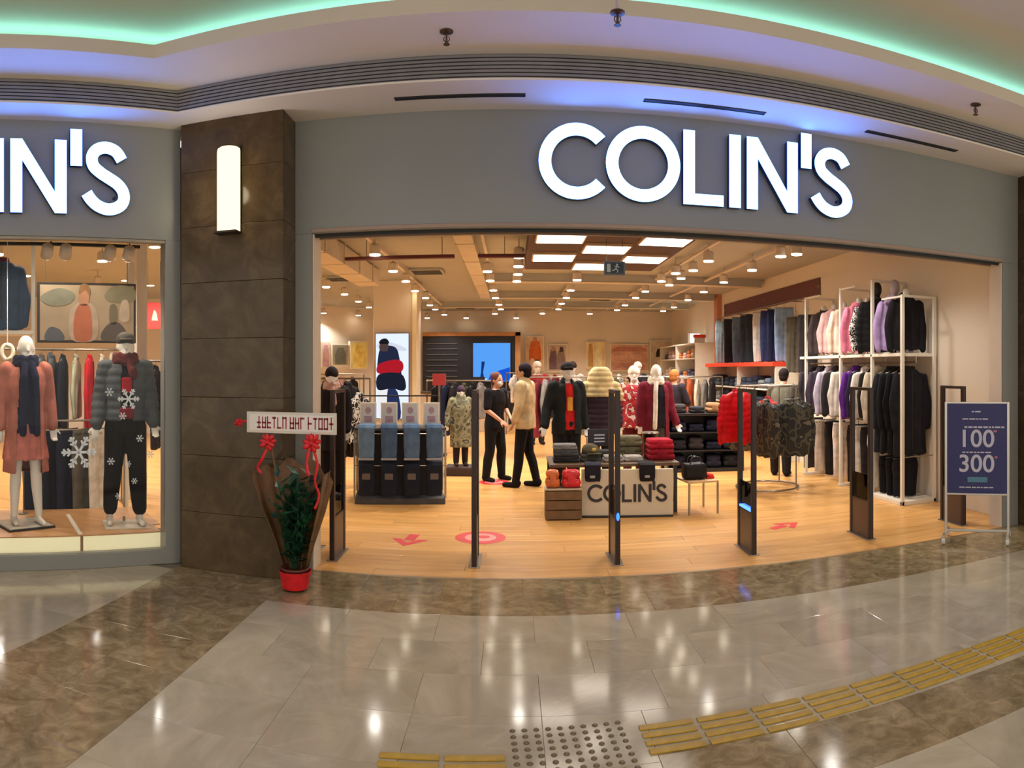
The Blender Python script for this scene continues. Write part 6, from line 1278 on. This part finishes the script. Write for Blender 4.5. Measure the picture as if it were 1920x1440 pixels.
for k, (px, py, lab) in enumerate(((801,509,'dark slotted air outlet near the lit column'),(1126,560,'dark slotted air outlet over the rear clothes rails'),(872,576,'dark slotted air outlet before the cash desk'),(640,522,'dark slotted air outlet beside the square duct'))):
    p = G(px, py, 3.42); t = thing('air_cassette', lab, 'vent', (p.x,p.y,3.40), 0.0); MB().bbox(-0.30,0.30,-0.30,0.30,0,0.052,0.006).build('frame', M_CEILC, t)
    for j in range(5): MB().bbox(-0.26,0.26,-0.25+0.11*j,-0.19+0.11*j,-0.006,0.002,0.002).build('slot', M_DARK, t)
for x, lab in ((3.70,'long lamp track parallel to the jeans wall'),(2.72,'long lamp track over the middle aisle'),(1.15,'long lamp track over the centre mannequins'),(-0.38,'long lamp track over the shop assistant'),(-1.87,'long lamp track over the jeans table')):
    t = thing('lamp_track', lab, 'lamp track', (x,0,0), 0, 'lamp tracks of the shop ceiling'); y0 = 10.95 if 0.2 < x < 2.2 else 8.6
    for ya, yb in ((y0,12.78),(13.02,15.68),(15.92,18.08),(18.32,19.5)): MB().bbox(-0.02,0.02,ya,yb,3.345,3.375,0.004).build('rail', M_CAN, t)
    for y in (y0+0.1,11.5,14.2,16.9,19.3): MB().tube([(0,y,3.37),(0,y,3.452)], 0.007, 6).build('rod', M_CAN, t)
ex = thing('exit_sign', 'hanging dark exit sign with running figure below the ceiling raft', 'sign', PY(1152,503,8.2)); 
MB().bbox(-0.13,0.13,-0.015,0.015,-0.085,0.085,0.004).build('panel', pbr('exit_grey', (92,104,116), 0.4), ex)
MB().box(-0.11,0.11,-0.018,-0.015,-0.065,0.065).build('face', pbr('exit_blue', (48,66,88), 0.4), ex)
M_EX = pbr('exit_pale', (170,190,204), 0.5)
MB().ell((0.03,-0.019,0.042), (0.011,0.003,0.012), 10, 8).build('pictogram', M_EX, ex); MB().tube([(0.03,-0.0195,0.03),(0.015,-0.0195,-0.005),(0.04,-0.0195,-0.03),(0.03,-0.0195,-0.055)], 0.007, 6).tube([(0.015,-0.0195,-0.005),(-0.01,-0.0195,-0.03),(-0.03,-0.0195,-0.03)], 0.007, 6).tube([(0.0,-0.0195,0.02),(0.03,-0.0195,0.025),(0.055,-0.0195,0.005)], 0.006, 6).build('pictogram', M_EX, ex)
MB().box(-0.095,-0.05,-0.0195,-0.018,-0.05,0.05).build('pictogram', M_EX, ex)
for x in (-0.10,0.10): MB().tube([(x,0,0.08),(x,0,3.238-ex.location.z)], 0.004, 5).build("rod", M_STEEL, ex)
